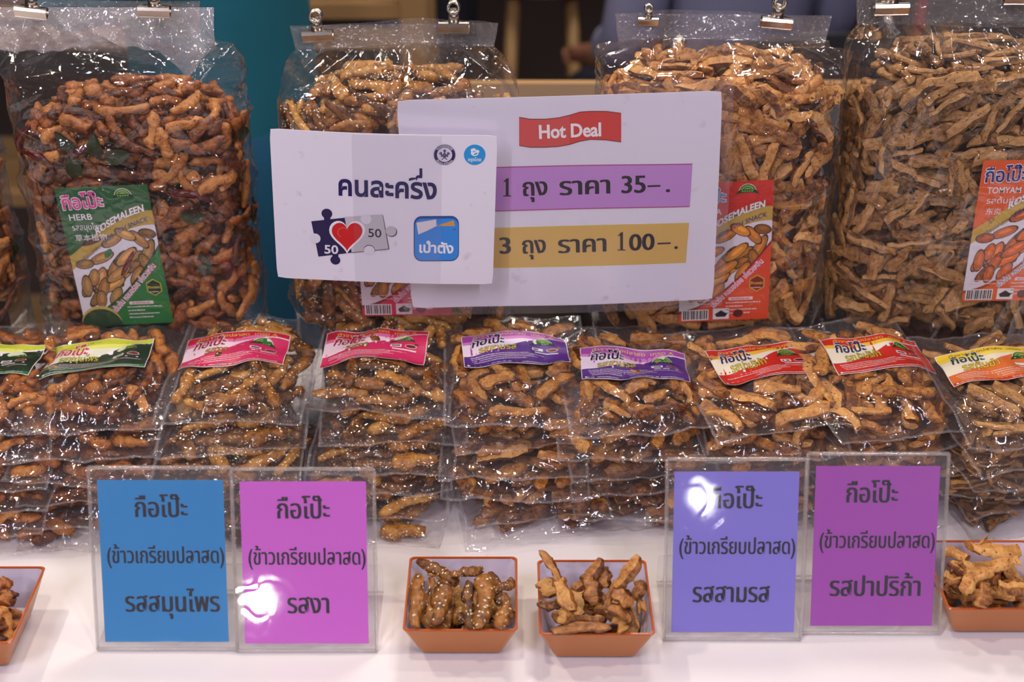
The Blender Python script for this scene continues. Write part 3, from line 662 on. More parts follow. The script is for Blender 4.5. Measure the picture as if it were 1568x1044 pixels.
    X = V[:, :, 0] + V[:, :, 3] * h; Y = V[:, :, 1] + V[:, :, 4] * h + wob; Z = V[:, :, 2] + np.where(typ == 1, h * .6, 0)
    Z = Z + np.where(typ >= 1, (.0025 * np.sin(V[:, :, 0] * 26 + seed * 2)) * np.where(typ == 2, 1, tt), 0)
    Z = Z - cd * np.clip(np.abs(V[:, :, 0]) / a, 0, 1) ** 4 * np.clip((V[:, :, 2] - zs + .10) / .09, 0, 1) * np.where(typ == 0, 1, np.where(typ == 1, 1 - tt, 0))
    verts = np.stack([X, Y, Z], 2).reshape(-1, 3).tolist(); F = []; I = []
    for i in range(ny - 1):
        for k in range(nu): F.append((i * nu + k, i * nu + (k + 1) % nu, (i + 1) * nu + (k + 1) % nu, (i + 1) * nu + k)); I.append(1 if rows[i + 1][4] == 2 else 0)
    F.append(tuple(range(nu))[::-1]); I.append(0)
    link('film', mesh_from('film', verts, F, [M['film'], M['film_header']], I, True), root)
    for (lx, lz, an, v, *sel) in labels:
        W, Hh = .088, .149
        c, s_ = math.cos(an), math.sin(an)
        def fn(x_, y_):
            x2 = x_ * c - y_ * s_ + lx; z2 = x_ * s_ + y_ * c + lz; (px, py), (nx, ny_) = rr(x2 * 1.0, a, b, r); return Vector((px, py, z2)), Vector((nx, ny_, 0))
        A = big_art(v, W, Hh)
        lab = A.build('label', fn, root, step=.008, lift=-.0021, select=lambda l: l < 6.9)
        A.build('lettering', fn, lab, step=.02, lift=-.0021, select=lambda l: l >= 6.9)
        return root

yB = 1.230
b_herb = big_bag('big clear bag of red-brown herb fish sticks with green leaves, green label', 'herb', -0.363, 0.349, 0.395, 0.402, 0.436, 0.100, 11, cd=.012,
    labels=[(82, 290, 0.05, 'herb')], leaves=9, chilis=4, ax=.111, header_dx=-.03)
b_far = big_bag('big clear bag of dark herb sticks at left edge, only a sliver visible', 'herb', -0.612, 0.345, 0.385, 0.395, 0.42, 0.095, 12, leaves=3, chilis=1, nmax=150, yfront=1.24)
b_ses = big_bag('big clear bag of golden sesame fish sticks behind the small white card', 'sesame', -0.110, 0.362, 0.378, 0.392, 0.415, 0.093, 13, cd=.022,
    labels=[(540, 272, 0.01, 'sesame')])
b_pap = big_bag('big clear bag of orange-tan paprika fish sticks behind the price sign, red label', 'paprika', 0.1965, 0.378, 0.394, 0.398, 0.424, 0.097, 14,
    labels=[(1042, 283, 0.05, 'paprika')], ax=.114, cd=.004)
b_tom = big_bag('big clear bag of tan tom yum fish sticks at the right edge, orange label', 'tomyam', 0.433, 0.390, 0.405, 0.412, 0.438, 0.112, 15, cd=.03,
    labels=[(1507, 247, 0.02, 'tomyam')], ax=.1165)

# milky folded-over plastic flap at the header of the herb bag
def flap():
    nx, ny = 110, 34; _x, _y = np.meshgrid(np.linspace(0, .213, nx), np.linspace(0, .05, ny), indexing='ij'); FC = crumple(_x, _y, 77, 30, 1.0); V = []; F = []
    for i in range(nx):
        s_ = i / (nx - 1); x = -.125 + .213 * s_
        drop_ = .036 + .004 * math.sin(s_ * 9) + (.024 * max(0, 1 - abs(s_ - .86) / .11) if s_ > .75 else 0) - .014 * max(0, .35 - s_)
        for j in range(ny):
            t = j / (ny - 1); cr = .0022 * math.sin(s_ * 31 + t * 5) + .0016 * math.sin(s_ * 70 - t * 9) + .004 * float(FC[i, j])
            V.append((x, -.006 - .013 * math.sin(min(1, t * 1.15) * PI * .55) - cr * t, .4305 - drop_ * t))
    for i in range(nx - 1):
        for j in range(ny - 1): a = i * ny + j; F.append((a, a + 1, a + ny + 1, a + ny))
    link('header_flap', mesh_from('header_flap', V, F, [M['film_flap']], smooth=True), b_herb, label='milky plastic flap folded over the header')
flap()
GC = 'steel spring clips on the bag headers'
def put_clip(px, py, y, label, s=1.0, roll=0.0, tilt=.15):
    return clip_bits('bulldog_clip', label, aty(px, py, y), 0, roll, s, tilt, GC)
put_clip(48, 25, 1.262, 'steel spring clip on the milky flap, at the left edge', 1.0, .12)
put_clip(237, 24, 1.262, 'steel spring clip on the milky flap, at its right end', 1.0, .03)
put_clip(487, 61, 1.288, 'steel spring clip with tarnished ring on left end of sesame bag header', 1.0, -.05)
put_clip(695, 48, 1.286, 'steel spring clip on right end of sesame bag header', 1.0, .0)
put_clip(992, 37, 1.288, 'smallest steel clip, on left end of the paprika bag header', .66, .03)
put_clip(1188, 41, 1.284, 'shiny steel spring clip on right end of paprika bag header', 1.0, .09)
put_clip(1364, 20, 1.286, 'steel spring clip on left end of the tom yum bag header', 1.1, -.02)
put_clip(1560, 4, 1.286, 'steel spring clip on tom yum bag header in the top right corner', 1.0, .0)

# ------------------------------------------------------------------ price sign, white card
def px_frame(y, corners):
    """turn the sign's four corner pixels into a plane at depth y: centre, roll, and a pixel -> local (x, z) map"""
    P = [aty(px, py, y) for px, py in corners]; c = sum(P, Vector()) / 4
    t = ((P[1] - P[0]) + (P[2] - P[3])).normalized(); roll = math.atan2(t.z, t.x)
    def loc(px, py):
        q = aty(px, py, y) - c; return (q.x * math.cos(roll) + q.z * math.sin(roll), -q.x * math.sin(roll) + q.z * math.cos(roll))
    return c, roll, loc
def bowed(W, H, bow, seed):
    def fn(x, z):
        y = -bow * (1 - (2 * x / W) ** 2) + .0010 * math.sin(x * 30 + seed) * math.sin(z * 22 + seed)
        n = Vector((-8 * bow * x / W / W + .03 * math.cos(x * 30 + seed) * math.sin(z * 22 + seed), -1, .022 * math.sin(x * 30 + seed) * math.cos(z * 22 + seed))).normalized()
        return Vector((x, y, z)), n
    return fn
def sheet(name, W, H, t, fn, m, parent, nx=24, nz=16, r=.004, off=0.0):
    V = []; F = []
    for side in (0, 1):
        for i in range(nx + 1):
            for j in range(nz + 1):
                x = (i / nx - .5) * W; z = (j / nz - .5) * H
                dx = max(0, abs(x) - (W / 2 - r)); dz = max(0, abs(z) - (H / 2 - r)); d = math.hypot(dx, dz)
                if dx > 0 and dz > 0: k = r / max(dx, dz) * (max(dx, dz) / d); x = math.copysign(W / 2 - r + dx * k, x); z = math.copysign(H / 2 - r + dz * k, z)
                P, N = fn(x, z); V.append(P + N * (off - t * side))
    q = (nx + 1) * (nz + 1)
    for i in range(nx):
        for j in range(nz):
            a = i * (nz + 1) + j; F.append((a, a + nz + 1, a + nz + 2, a + 1)); F.append((q + a, q + a + 1, q + a + nz + 2, q + a + nz + 1))
    for j in range(nz): a = j; F.append((a, a + 1, q + a + 1, q + a)); a = nx * (nz + 1) + j; F.append((a, q + a, q + a + 1, a + 1))
    for i in range(nx): a = i * (nz + 1); b = a + nz + 1; F.append((a, q + a, q + b, b)); a += nz; b += nz; F.append((a, b, q + b, q + a))
    return link(name, mesh_from(name, V, F, [m], smooth=False), parent)
BLK = ink(26, 22, 30); NAVY = ink(38, 26, 92)
def price_sign():
    y = 1.204; c, roll, L = px_frame(y, [(611, 150), (1112, 140), (1086, 458), (628, 475)])
    c.z -= .0
    root = thing('price_sign', 'large laminated white price sign with purple and yellow price bands', 'sign', c, (0, -roll, 0))
    W, H = .290, .211; fn = bowed(W, H, .0015, 1.0)
    sheet('paper', W, H, .0004, fn, M['paper_worn'], root); 
    A = Art(); p = lambda pts: [L(*q) for q in pts]; s = 1 / 1690
    r1, r2, ro = ink(206, 60, 54), ink(214, 96, 96), ink(120, 40, 44)
    top = [(795, 179), (812, 182), (835, 182), (855, 180), (872, 176), (888, 171), (905, 170), (928, 170), (951, 173)]
    bot = [(951, 216), (928, 213), (905, 212), (888, 215), (872, 220), (855, 223), (835, 224), (812, 224), (795, 221)]
    gro = lambda pts, k: [(x, yy + k) for x, yy in pts]
    for (t, b, m, l) in ((gro(top, -1.2), gro(bot, 1.2), ro, 1), (top, bot, r1, 2)):
        bb = b[::-1]
        for i in range(8): A.poly(p([t[i], t[i + 1], bb[i + 1], bb[i]])[::-1], m if l == 1 or i > 3 else ink(208, 78, 76), l)
    x, z = L(873, 209); A.text('Hot Deal', x, z, 31 * s, ink(240, 232, 236), 4, off=.022, width=94 * s, ang=roll * 0 + .012, bold=.02)
    for (q, m, e) in (([(690, 256), (1060, 250), (1056, 315), (690, 323)], ink(190, 136, 206), ink(176, 70, 130)), ([(690, 350), (1055, 341), (1050, 401), (690, 410)], ink(212, 172, 92), ink(214, 186, 50))):
        A.poly(p(q)[::-1], m, 1)
        for a, b in ((q[0], q[1]), (q[3], q[2])): A.poly(p([(a[0], a[1] - .8), (b[0], b[1] - .8), (b[0], b[1] + .8), (a[0], a[1] + .8)])[::-1], e, 2)
    def row(items, base, h):
        for t, x0, x1, bold in items:
            yy = base + (x0 - 767) * -.026; X, Z = L((x0 + x1) / 2, yy); A.text(t, X, Z, h * s, BLK, 4, off=.004, width=(x1 - x0) * s, bold=bold, ang=.008)
    row([('ถุง', 801, 838, .055), ('ราคา', 857, 934, .055), ('35', 952, 988, .05), ('–', 991, 1011, .0), ('.', 1019, 1026, .0)], 299, 42)
    row([('3', 766, 782, .06), ('ถุง', 800, 836, .055), ('ราคา', 854, 929, .055), ('00', 963, 1002, .05), ('–', 1006, 1027, .0), ('.', 1032, 1038, .0)], 387, 42)
    for (xx, yy) in ((776.5, 299), (951.5, 382)): A.poly(p([(xx - 2.1, yy), (xx + 2.3, yy), (xx + 2.3, yy - 28), (xx - 2.1, yy - 27)]), BLK, 5); A.poly(p([(xx - 6, yy + .2), (xx + 6, yy + .2), (xx + 6, yy - 1.4), (xx - 6, yy - 1.4)]), BLK, 5); A.poly(p([(xx - 5.5, yy - 23), (xx + 1, yy - 28), (xx + 1, yy - 24), (xx - 5, yy - 21.5)]), BLK, 5)
    A.build('lettering', fn, root, step=.012, lift=.00025)
    lam = sheet('lamination', .3090, .2300, .0009, fn, M['laminate'], root, r=.006, off=.0011)
    lam.location = (.0006, 0, .0015)
    return root
def arc_warp(R, flip=1, a0=PI / 2):
    def f(p):
        t = a0 - flip * p[:, 0] / R; rr_ = R + flip * p[:, 1]
        return np.stack([rr_ * np.cos(t), rr_ * np.sin(t)], 1)
    return f
def white_card():
    y = 1.182; c, roll, L = px_frame(y, [(410, 196), (758, 205), (755, 437), (430, 425)])
    root = thing('white_card', 'smaller white card with puzzle, heart and app icon, overlapping the price sign', 'sign', c, (0.0, -roll, 0))
    W, H = .2015, .148; fn = bowed(W, H, .004, 2.2)
    sheet('paper', W, H, .0005, fn, M['paper_worn'], root, r=.003)
    A = Art(); s = 1 / 1715; p = lambda pts: [L(*q) for q in pts]
    P = lambda x, yy: L(x, yy)
    x, z = P(594, 299)
    A.text('คนละครึง', x, z, 47 * s, NAVY, 2, off=.028, width=152 * s, ang=-.008); x, z = P(644.5, 262.5)
    A.poly(p([(642.5, 262), (646.5, 262), (647, 268.5), (643, 268.5)]), NAVY, 3)
    A.poly(p([(642.5, 255), (647, 255), (647, 268), (643, 268)]), NAVY, 3)
    # puzzle
    dk, gy, ed = ink(40, 30, 78), ink(196, 190, 200), ink(96, 88, 100)
    def blob(x, yy, r, m, l): X, Z = P(x, yy); A.disc(X, Z, r * s, r * s, m, l, 20)
    A.poly(p([(477, 337), (529, 331), (540, 357), (545, 376), (543, 384), (488, 391)])[::-1], dk, 2); blob(501, 325, 8.5, dk, 2.5); blob(514, 396, 8, dk, 2.6); A.poly(p([(496, 325), (507, 325), (506, 337), (497, 337)])[::-1], dk, 2.7); A.poly(p([(509, 386), (519, 386), (518, 396), (510, 396)])[::-1], dk, 2.8)
    blob(483, 363, 8.5, ink(226, 220, 234), 3)
    A.poly(p([(529, 331), (587, 326.5), (597, 379), (540, 385)])[::-1], ed, 2.1); A.poly(p([(528, 330), (586, 325.5), (595, 378), (539, 384)])[::-1], gy, 2.4)
    blob(600, 352, 9, ed, 2.5); blob(599, 351, 8.5, gy, 2.9); blob(561, 333, 8.5, ink(222, 216, 230), 3); blob(566, 380, 9, ed, 3); blob(566, 381, 8.5, ink(226, 220, 234), 3.3)
    def heart(k, m, l):
        pts = []
        for q in range(40):
            t = 2 * PI * q / 40; hx = 16 * math.sin(t) ** 3; hy = 13 * math.cos(t) - 5 * math.cos(2 * t) - 2 * math.cos(3 * t) - math.cos(4 * t); pts.append(P(532 + hx * k, 357 - hy * k * 1.03))
        cx = sum(q[0] for q in pts) / 40; cz = sum(q[1] for q in pts) / 40
        for i in range(40): A.poly([(cx, cz), pts[(i + 1) % 40], pts[i]], m, l)
    heart(1.72, ink(236, 230, 240), 3.6); heart(1.48, ink(206, 30, 34), 4); 
    X, Z = P(526, 354); A.ring(X, Z, 8.2 * s, 8.9 * s, ink(232, 120, 110), 4.6, 20, 1.0, 4.2)
    X, Z = P(508, 386); A.text('50', X, Z, 21 * s, ink(232, 226, 240), 4, off=.02, width=22 * s); X, Z = P(574.5, 360.5); A.text('50', X, Z, 21 * s, ink(60, 50, 66), 4, off=.015, width=21 * s)
    # app icon
    def rrect(x0, y0, x1, y1, r, m, l):
        pts = []
        for cx, cy, a0 in ((x1 - r, y0 + r, 0), (x0 + r, y0 + r, PI / 2), (x0 + r, y1 - r, PI), (x1 - r, y1 - r, 1.5 * PI)):
            for q in range(7): t = a0 + PI / 2 * q / 6; pts.append(P(cx + r * math.cos(t), cy - r * math.sin(t)))
        cx, cz = P((x0 + x1) / 2, (y0 + y1) / 2)
        for i in range(len(pts)): A.poly([(cx, cz), pts[i], pts[(i + 1) % len(pts)]], m, l)
    rrect(634, 328, 703, 397, 12, ink(24, 70, 140), 2); rrect(635.5, 332, 702, 395.5, 11, ink(52, 136, 222), 2.5); rrect(636, 329.5, 702, 350, 9, ink(32, 84, 160), 2.3)
    A.poly(p([(668, 343), (695, 334.5), (697, 343.5)])[::-1], ink(206, 150, 80), 3.2); A.poly(p([(638, 338), (668, 333), (669, 343), (655, 350), (641, 356)])[::-1], ink(224, 214, 222), 3.5)
    X, Z = P(668.5, 384); A.text('เป๋าตัง', X, Z, 24 * s, ink(236, 236, 246), 4, off=.03, width=54 * s)
    # round seals
    X, Z = P(681, 235); A.disc(X, Z, 17 * s, 17 * s, NAVY, 2, 36); A.disc(X, Z, 11.6 * s, 11.6 * s, ink(214, 208, 224), 2.6, 30); A.ring(X, Z, 16.2 * s, 16.7 * s, ink(214, 208, 224), 2.6, 36)
    A.text('Ministry of Finance', X, Z, 5.2 * s, ink(214, 208, 224), 3, off=.02, width=29 * s, warp=arc_warp(15.8 * s, -1, -PI / 2)); A.text('กระทรวงการคลัง', X, Z, 5.2 * s, ink(214, 208, 224), 3, off=.02, width=24 * s, warp=arc_warp(12.4 * s, 1, PI / 2))
    gz = ink(92, 84, 120)
    for sg in (-1, 1):
        for q in range(5): a = .35 + q * .32; A.disc(X + sg * 4.6 * s, Z + .5 * s, 4.6 * s, 1.0 * s, gz, 3.2 + q * .1, 10, a if sg > 0 else PI - a)
        A.disc(X + sg * 2.4 * s, Z - 6.4 * s, 2.8 * s, .9 * s, gz, 3.4, 8, -sg * .9)
    A.disc(X, Z - 1 * s, 2.6 * s, 5 * s, gz, 3.5, 14); A.disc(X, Z + 6.4 * s, 2.2 * s, 2.8 * s, gz, 3.6, 12)
    X, Z = P(727, 236); A.disc(X, Z, 16.5 * s, 16.5 * s, ink(40, 150, 220), 2, 36)
    bw = ink(226, 232, 242)
    A.disc(X, Z + 3 * s, 6 * s, 5 * s, bw, 3, 18); A.disc(X - 2.5 * s, Z + 8 * s, 4 * s, 2.6 * s, bw, 3.2, 14, .3); A.disc(X + 4.4 * s, Z + 6 * s, 3 * s, 2 * s, bw, 3.3, 12, -.5); A.disc(X + 1.4 * s, Z + 1.6 * s, 3.4 * s, 1.2 * s, ink(40, 150, 220), 3.6, 12, .5); A.disc(X - 1 * s, Z + 5.4 * s, 2 * s, .8 * s, ink(40, 150, 220), 3.6, 12, .2)
    A.text('กรุงไทย', X, Z - 10.5 * s, 7.6 * s, bw, 3, off=.02, width=20 * s)
    A.build('lettering', fn, root, step=.012, lift=.00025)
    # strips of clear tape over the card
    tp = sheet('clear_tape', .080, .146, .0002, lambda x_, z_: fn(x_ + .012, z_), M['tape'], root, nx=12, nz=10, r=.001, off=.0008)
    return root
price_sign(); white_card()

# ------------------------------------------------------------------ acrylic card holders
def holder(label, xl, xr, ybase, col, line3, tx, tw3, tx1=0.0, lean=20, yaw=0.0, rough=.35):
    H = .157; a = math.radians(lean); cx = (xl + xr) / 2; W = xr - xl
    root = thing('sign_holder', label, 'sign holder', (cx, ybase, 0.0008), (0, 0, yaw), group='acrylic card holders in front of the pouch stacks')
    Rx = Matrix.Rotation(-a, 4, 'X'); t = .0018
    def fr(x, z): P = Rx @ Vector((x, 0, z)); return P, (Rx.to_3x3() @ Vector((0, -1, 0)))
    for nm, y0 in (('front_panel', 0.0), ('back_panel', .0034)):
        mb = MB(); mb.box((0, y0, H / 2), (W, t, H), 0, Rx); me = mb.mesh(nm, [M['acrylic'], M['acrylic_edge']])
        for p in me.polygons: p.material_index = 0 if p.area > W * H * .5 else 1
        link(nm, me, root)
    mb = MB(); e = .0014   # bright rounded rim along the panels' edges
    for (x0, z0, x1, z1) in ((-W / 2, 0, -W / 2, H), (W / 2, 0, W / 2, H), (-W / 2, H, W / 2, H), (-W / 2, 0, W / 2, 0)):
        pts = [Rx @ Vector((x0 + (x1 - x0) * q / 6, .0017, z0 + (z1 - z0) * q / 6)) for q in range(7)]; mb.tube(pts, .0016, 8)
    link('rim', mb.mesh('rim', [M['acrylic_edge']], True), root)
    # foot bent back on the table with an upturned lip
    mb = MB(); mb.box((0, .0375, .0010), (W, .075, .002)); f = mb.mesh('foot', [M['acrylic'], M['acrylic_edge']])
    for p in f.polygons: p.material_index = 0 if p.area > W * .05 else 1
    link('foot', f, root)
    mb = MB(); mb.box((0, .0755, .015), (W, .002, .030)); f = mb.mesh('back_lip', [M['acrylic'], M['acrylic_edge']])
    for p in f.polygons: p.material_index = 0 if p.area > W * .02 else 1
    link('back_lip', f, root)
    pw, ph, pz = .1035, .140, .0765
    paper = mat('card_' + line3, srgb(*col), rough, spec=.5, build=lambda nt, b: noisebump(nt, b, 14, .10, .01, 2))
    A = Art(); A.rect(-pw / 2, pz - ph / 2, pw / 2, pz + ph / 2, paper, 0)
    card = A.build('card', fr, root, step=.02, lift=.0)
    card.location = tuple(Rx @ Vector((0, .0008 + .0004, 0)))
    A = Art(); bl = ink(26, 22, 48); z = lambda f: pz - ph / 2 + ph * f
    A.text('กือโป๊ะ', tx1, z(.775), .0235, bl, 1, off=0, width=.0425, bold=.06)
    A.text('(ข้าวเกรียบปลาสด)', 0.002, z(.492), .0195, bl, 1, off=0, width=.0965, bold=.05)
    A.text(line3, tx, z(.190), .0245, bl, 1, off=0, width=tw3, bold=.06)
    A.build('lettering', fr, card, step=.02, lift=.0001)
    return root
d0 = 1.19
sx = lambda px, yb: (px - 784) / FP * (yb * CC + CZ * CS)
holder('clear sign holder with bright blue card, leftmost in its row', sx(149, .902), sx(363, .902), .902, (36, 148, 216), 'รสสมุนไพร', .006, .078)
holder('clear sign holder with pink card, beside the blue one', sx(363.5, .901), sx(577, .901), .900, (228, 108, 226), 'รสงา', .002, .034)
holder('clear sign holder with pale lilac blue card, next to the right bowl', sx(1017, .914), sx(1226, .914), .914, (146, 134, 232), 'รสสามรส', -.002, .064)
holder('clear sign holder with deep purple card, rightmost in its row', sx(1228, .922), sx(1439, .922), .922, (180, 76, 190), 'รสปาปริก้า', .002, .076, -.004)

# ------------------------------------------------------------------ tasting bowls and the sticks in them
M['bowl_out'] = mat('orange_plastic', srgb(178, 108, 54), 0.32)
M['bowl_in'] = mat('pale_inside', srgb(206, 196, 216), 0.35)
M['bowl_rim'] = mat('orange_rim', srgb(184, 86, 30), 0.2)
def bowl(label, x, y, w=.0925, d=.0965, h=.036, yaw=0, inset=.0125):
    root = thing('square_bowl', label, 'bowl', (x, y, 0.0006), (0, 0, yaw), group='orange square bowls of sample sticks')
    def ring(ww, dd, z, r=.004, n=5):
        V = []
        for cx, cy, a0 in ((ww / 2 - r, dd / 2 - r, 0), (-ww / 2 + r, dd / 2 - r, PI / 2), (-ww / 2 + r, -dd / 2 + r, PI), (ww / 2 - r, -dd / 2 + r, 1.5 * PI)):
            for q in range(n): t = a0 + PI / 2 * q / (n - 1); V.append((cx + r * math.cos(t), cy + r * math.sin(t), z))
        return V
    def shell(prof, cap, flip=False):
        mb = MB(); V = []; n = 20
        for ins, z in prof: V += ring(w - 2 * ins, d - 2 * ins, z)
        F = []
        for i in range(len(prof) - 1):
            for k in range(n): f = (i * n + k, i * n + (k + 1) % n, (i + 1) * n + (k + 1) % n, (i + 1) * n + k); F.append(f[::-1] if flip else f)
        F.append(tuple(range(n)) if flip else tuple(range(n))[::-1]) if cap else None
        mb.add(V, F); return mb
    link('outer_shell', shell([(inset + .001, 0), (inset, .0012), (inset * .5, h * .5), (0.0, h - .001)], True).mesh('outer_shell', [M['bowl_out']]), root)
    link('inner_lining', shell([(inset + .002, .0022), (inset * .5 + .0018, h * .5), (.0018, h - .001)], True, True).mesh('inner_lining', [M['bowl_in']]), root)
    link('rim', shell([(0, h - .001), (-.0004, h - .0004), (.0001, h + .0003), (.0013, h + .0004), (.0018, h - .001)], False).mesh('rim', [M['bowl_rim']]), root)
    return root
def in_bowl(b, kind, n, seed, lab, grp, heap=.022, hand=(), w=.0925, d=.0965, angf=None, hl=()):
    rng = random.Random(seed); x0, y0 = b.location.x, b.location.y
    capf = lambda x, y: .018 + heap * (1 - (x / (w / 2)) ** 2 * .55) * (1 - (y / (d / 2)) ** 2 * .6)
    pl, G = drop(rng, kind, w - .024, d - .026, capf, n, 5, angf, fails=80)
    for p in pl:
        m = stick_mtx(p, Vector((p[1] + x0, p[2] + y0, .0045)), Vector((1, 0, 0)), Vector((0, 1, 0)), Vector((0, 0, 1)))
        o = thing('snack_stick', lab, 'snack', group=grp, me=STK[kind][p[0]]['me']); o.matrix_basis = m
    for hi, (ax_, ay, az, bx, by, bz, g, th) in enumerate(hand):      # sticks that lean or jut out; ends given by what they point at and their height
        A_ = atz(ax_, ay, az); B_ = atz(bx, by, bz); gg = STK[kind][g % 18]; X = (B_ - A_); L = X.length; X.normalize()
        Y = Vector((0, 0, 1)).cross(X)
        if Y.length < .1: Y = Vector((1, 0, 0))
        Y.normalize(); Z = X.cross(Y); R = Matrix((X, Y, Z)).transposed() @ Matrix.Diagonal((L / gg['L'], .88 * th / gg['W'], min(1.1, .80 * th / gg['W'])))
        m = R.to_4x4(); m.translation = (A_ + B_) / 2
        o = thing('snack_stick', hl[hi] if hi < len(hl) else lab, 'snack', group=grp, me=gg['me']); o.matrix_basis = m
cx = lambda px, py, z: atz(px, py, z)
def bowl_at(label, fl, fr, py_front, bk_py, h=.036, **k):
    A_ = atz(fl, py_front, h); B_ = atz(fr, py_front, h); Cc = atz((fl + fr) / 2, bk_py, h); w = (B_ - A_).length; d = Cc.y - A_.y
    return bowl(label, (A_.x + B_.x) / 2, (A_.y + Cc.y) / 2, w, d, h, **k), w, d
b1, w1, dd1 = bowl_at('orange square bowl of seeded sticks, left of the two middle bowls', 617, 792, 966, 853)
b2, w2, dd2 = bowl_at('orange square bowl with jutting brown sticks, right of the two middle bowls', 826, 1003, 972, 858)
b3, w3, dd3 = bowl_at('orange bowl of dry tan sticks at the right edge, beside the purple card', 1452, 1626, 933, 828)
b0, w0, dd0 = bowl_at('orange bowl cut off by the left edge of the photo', -150, 18, 985, 868)
in_bowl(b1, 'sesame', 16, 3, 'sesame sprinkled brown snack stick in the left middle bowl', 'sesame sticks in the left middle bowl', .006, [
    (640, 858, .046, 700, 893, .044, 0, .012), (640, 880, .044, 636, 958, .040, 1, .012), (662, 885, .046, 660, 958, .038, 2, .009), (680, 890, .050, 668, 955, .042, 3, .016), (690, 880, .052, 740, 872, .050, 4, .011),
    (718, 892, .052, 719, 960, .042, 5, .010), (744, 880, .054, 734, 958, .044, 6, .017), (752, 876, .05, 766, 925, .044, 7, .010), (788, 892, .048, 750, 905, .050, 8, .010), (780, 925, .044, 762, 960, .040, 9, .013), (700, 942, .042, 730, 955, .040, 10, .010), (770, 908, .046, 782, 945, .040, 11, .010), (655, 874, .042, 690, 880, .040, 12, .012)],
    w1, dd1, lambda r, *_: r.gauss(PI / 2, .4), ['sesame stick sloping down from the back left corner of the left middle bowl', 'seeded stick lying along the left wall of the left middle bowl', 'thin seeded stick, second from the left wall of the left middle bowl', 'broad seeded stick pointing at the viewer, left half of the left middle bowl', 'sesame stick lying crosswise along the back of the left middle bowl', 'narrow upright seeded stick in the centre of the left middle bowl', 'broadest sesame stick, right of the centre of the left middle bowl', 'sesame stick slanting to the right wall of the left middle bowl', 'short stick poking at the back right corner of the left middle bowl', 'short sesame stick in the front right corner of the left middle bowl', 'short stick low at the front centre of the left middle bowl', 'seeded stick along the right wall of the left middle bowl', 'low sesame stick just under the back left one of the left middle bowl'])
in_bowl(b2, 'three', 18, 4, 'glossy brown snack stick in the right middle bowl', 'brown sticks in the right middle bowl', .010, [
    (829, 842, .076, 858, 890, .062, 0, .009), (857, 885, .062, 876, 935, .054, 1, .014), (875, 925, .054, 860, 955, .044, 2, .012), (822, 926, .046, 858, 925, .048, 3, .012), (834, 888, .044, 846, 912, .042, 4, .017),
    (980, 852, .072, 942, 902, .052, 5, .015), (922, 856, .066, 882, 905, .05, 6, .013), (900, 880, .060, 912, 925, .048, 7, .017), (924, 868, .060, 926, 900, .05, 8, .014), (938, 905, .060, 970, 925, .052, 9, .019),
    (938, 898, .056, 926, 936, .050, 10, .007), (932, 926, .054, 966, 950, .046, 11, .012), (845, 966, .042, 932, 958, .044, 12, .013), (985, 890, .044, 972, 915, .042, 13, .013), (975, 928, .042, 988, 930, .040, 14, .016), (945, 945, .044, 955, 968, .038, 15, .013), (880, 945, .044, 925, 948, .042, 16, .008), (962, 925, .05, 976, 962, .038, 17, .008)],
    w2, dd2, None, ['long thin stick jutting highest at the back left of the right middle bowl', 'twisted stick running down from the tall one in the right middle bowl', 'short stick bending forward left of centre in the right middle bowl', 'blunt stick poking out over the left rim of the right middle bowl', 'stubby pale stick against the left wall of the right middle bowl', 'thick stick rising to the back right corner of the right middle bowl', 'stick leaning up at the back centre of the right middle bowl', 'flat pale stick in the middle of the right middle bowl', 'short stick just right of the back centre of the right middle bowl', 'wide pale flat piece right of the centre of the right middle bowl', 'thin curled stick beside the wide pale piece in the right middle bowl', 'curved stick sloping to the front right of the right middle bowl', 'long stick lying along the front wall of the right middle bowl', 'small stick low on the right wall of the right middle bowl', 'stubby stick against the right wall of the right middle bowl', 'short stick at the front right of the right middle bowl', 'dark thin stick lying crosswise low in the right middle bowl', 'thin stick at the far right front of the right middle bowl'])
in_bowl(b3, 'paprika', 26, 5, 'dry tan snack stick in the bowl at the right edge', 'tan sticks in the bowl at the right edge', .016, [
    (1448, 842, .046, 1482, 856, .048, 0, .013), (1485, 838, .058, 1562, 845, .056, 1, .019), (1474, 905, .052, 1512, 872, .060, 2, .014), (1510, 874, .060, 1560, 857, .062, 3, .013), (1456, 862, .048, 1480, 880, .048, 4, .012), (1508, 890, .056, 1504, 928, .044, 5, .012), (1478, 860, .052, 1486, 888, .05, 6, .011), (1505, 825, .062, 1512, 835, .058, 7, .012), (1530, 900, .054, 1568, 900, .056, 8, .016), (1445, 882, .044, 1470, 890, .044, 9, .012)],
    w3, dd3, None, ['stick in the back left corner of the bowl at the right edge', 'broadest pitted stick along the back of the bowl at the right edge', 'long straight stick slanting up in the middle of the bowl at the right edge', 'tan stick continuing towards the back right of the bowl at the right edge', 'stick against the left wall of the bowl at the right edge', 'short curved stick pointing at the viewer in the bowl at the right edge', 'stick just left of centre in the bowl at the right edge', 'stick end sticking up highest at the back of the bowl at the right edge', 'wide stick across the front right of the bowl at the right edge', 'small stick low at the left of the bowl at the right edge'])
in_bowl(b0, 'herb', 22, 6, 'herb snack stick in the bowl at the left edge', 'herb sticks in the bowl at the left edge', .012, [(-10, 898, .048, 20, 892, .046, 0, .013), (2, 925, .044, 12, 905, .048, 2, .012), (-8, 945, .044, 6, 930, .044, 3, .012)], w0, dd0, None, ['herb stick at the back of the bowl at the left edge', 'herb stick in the middle of the bowl at the left edge', 'herb stick at the front of the bowl at the left edge'])

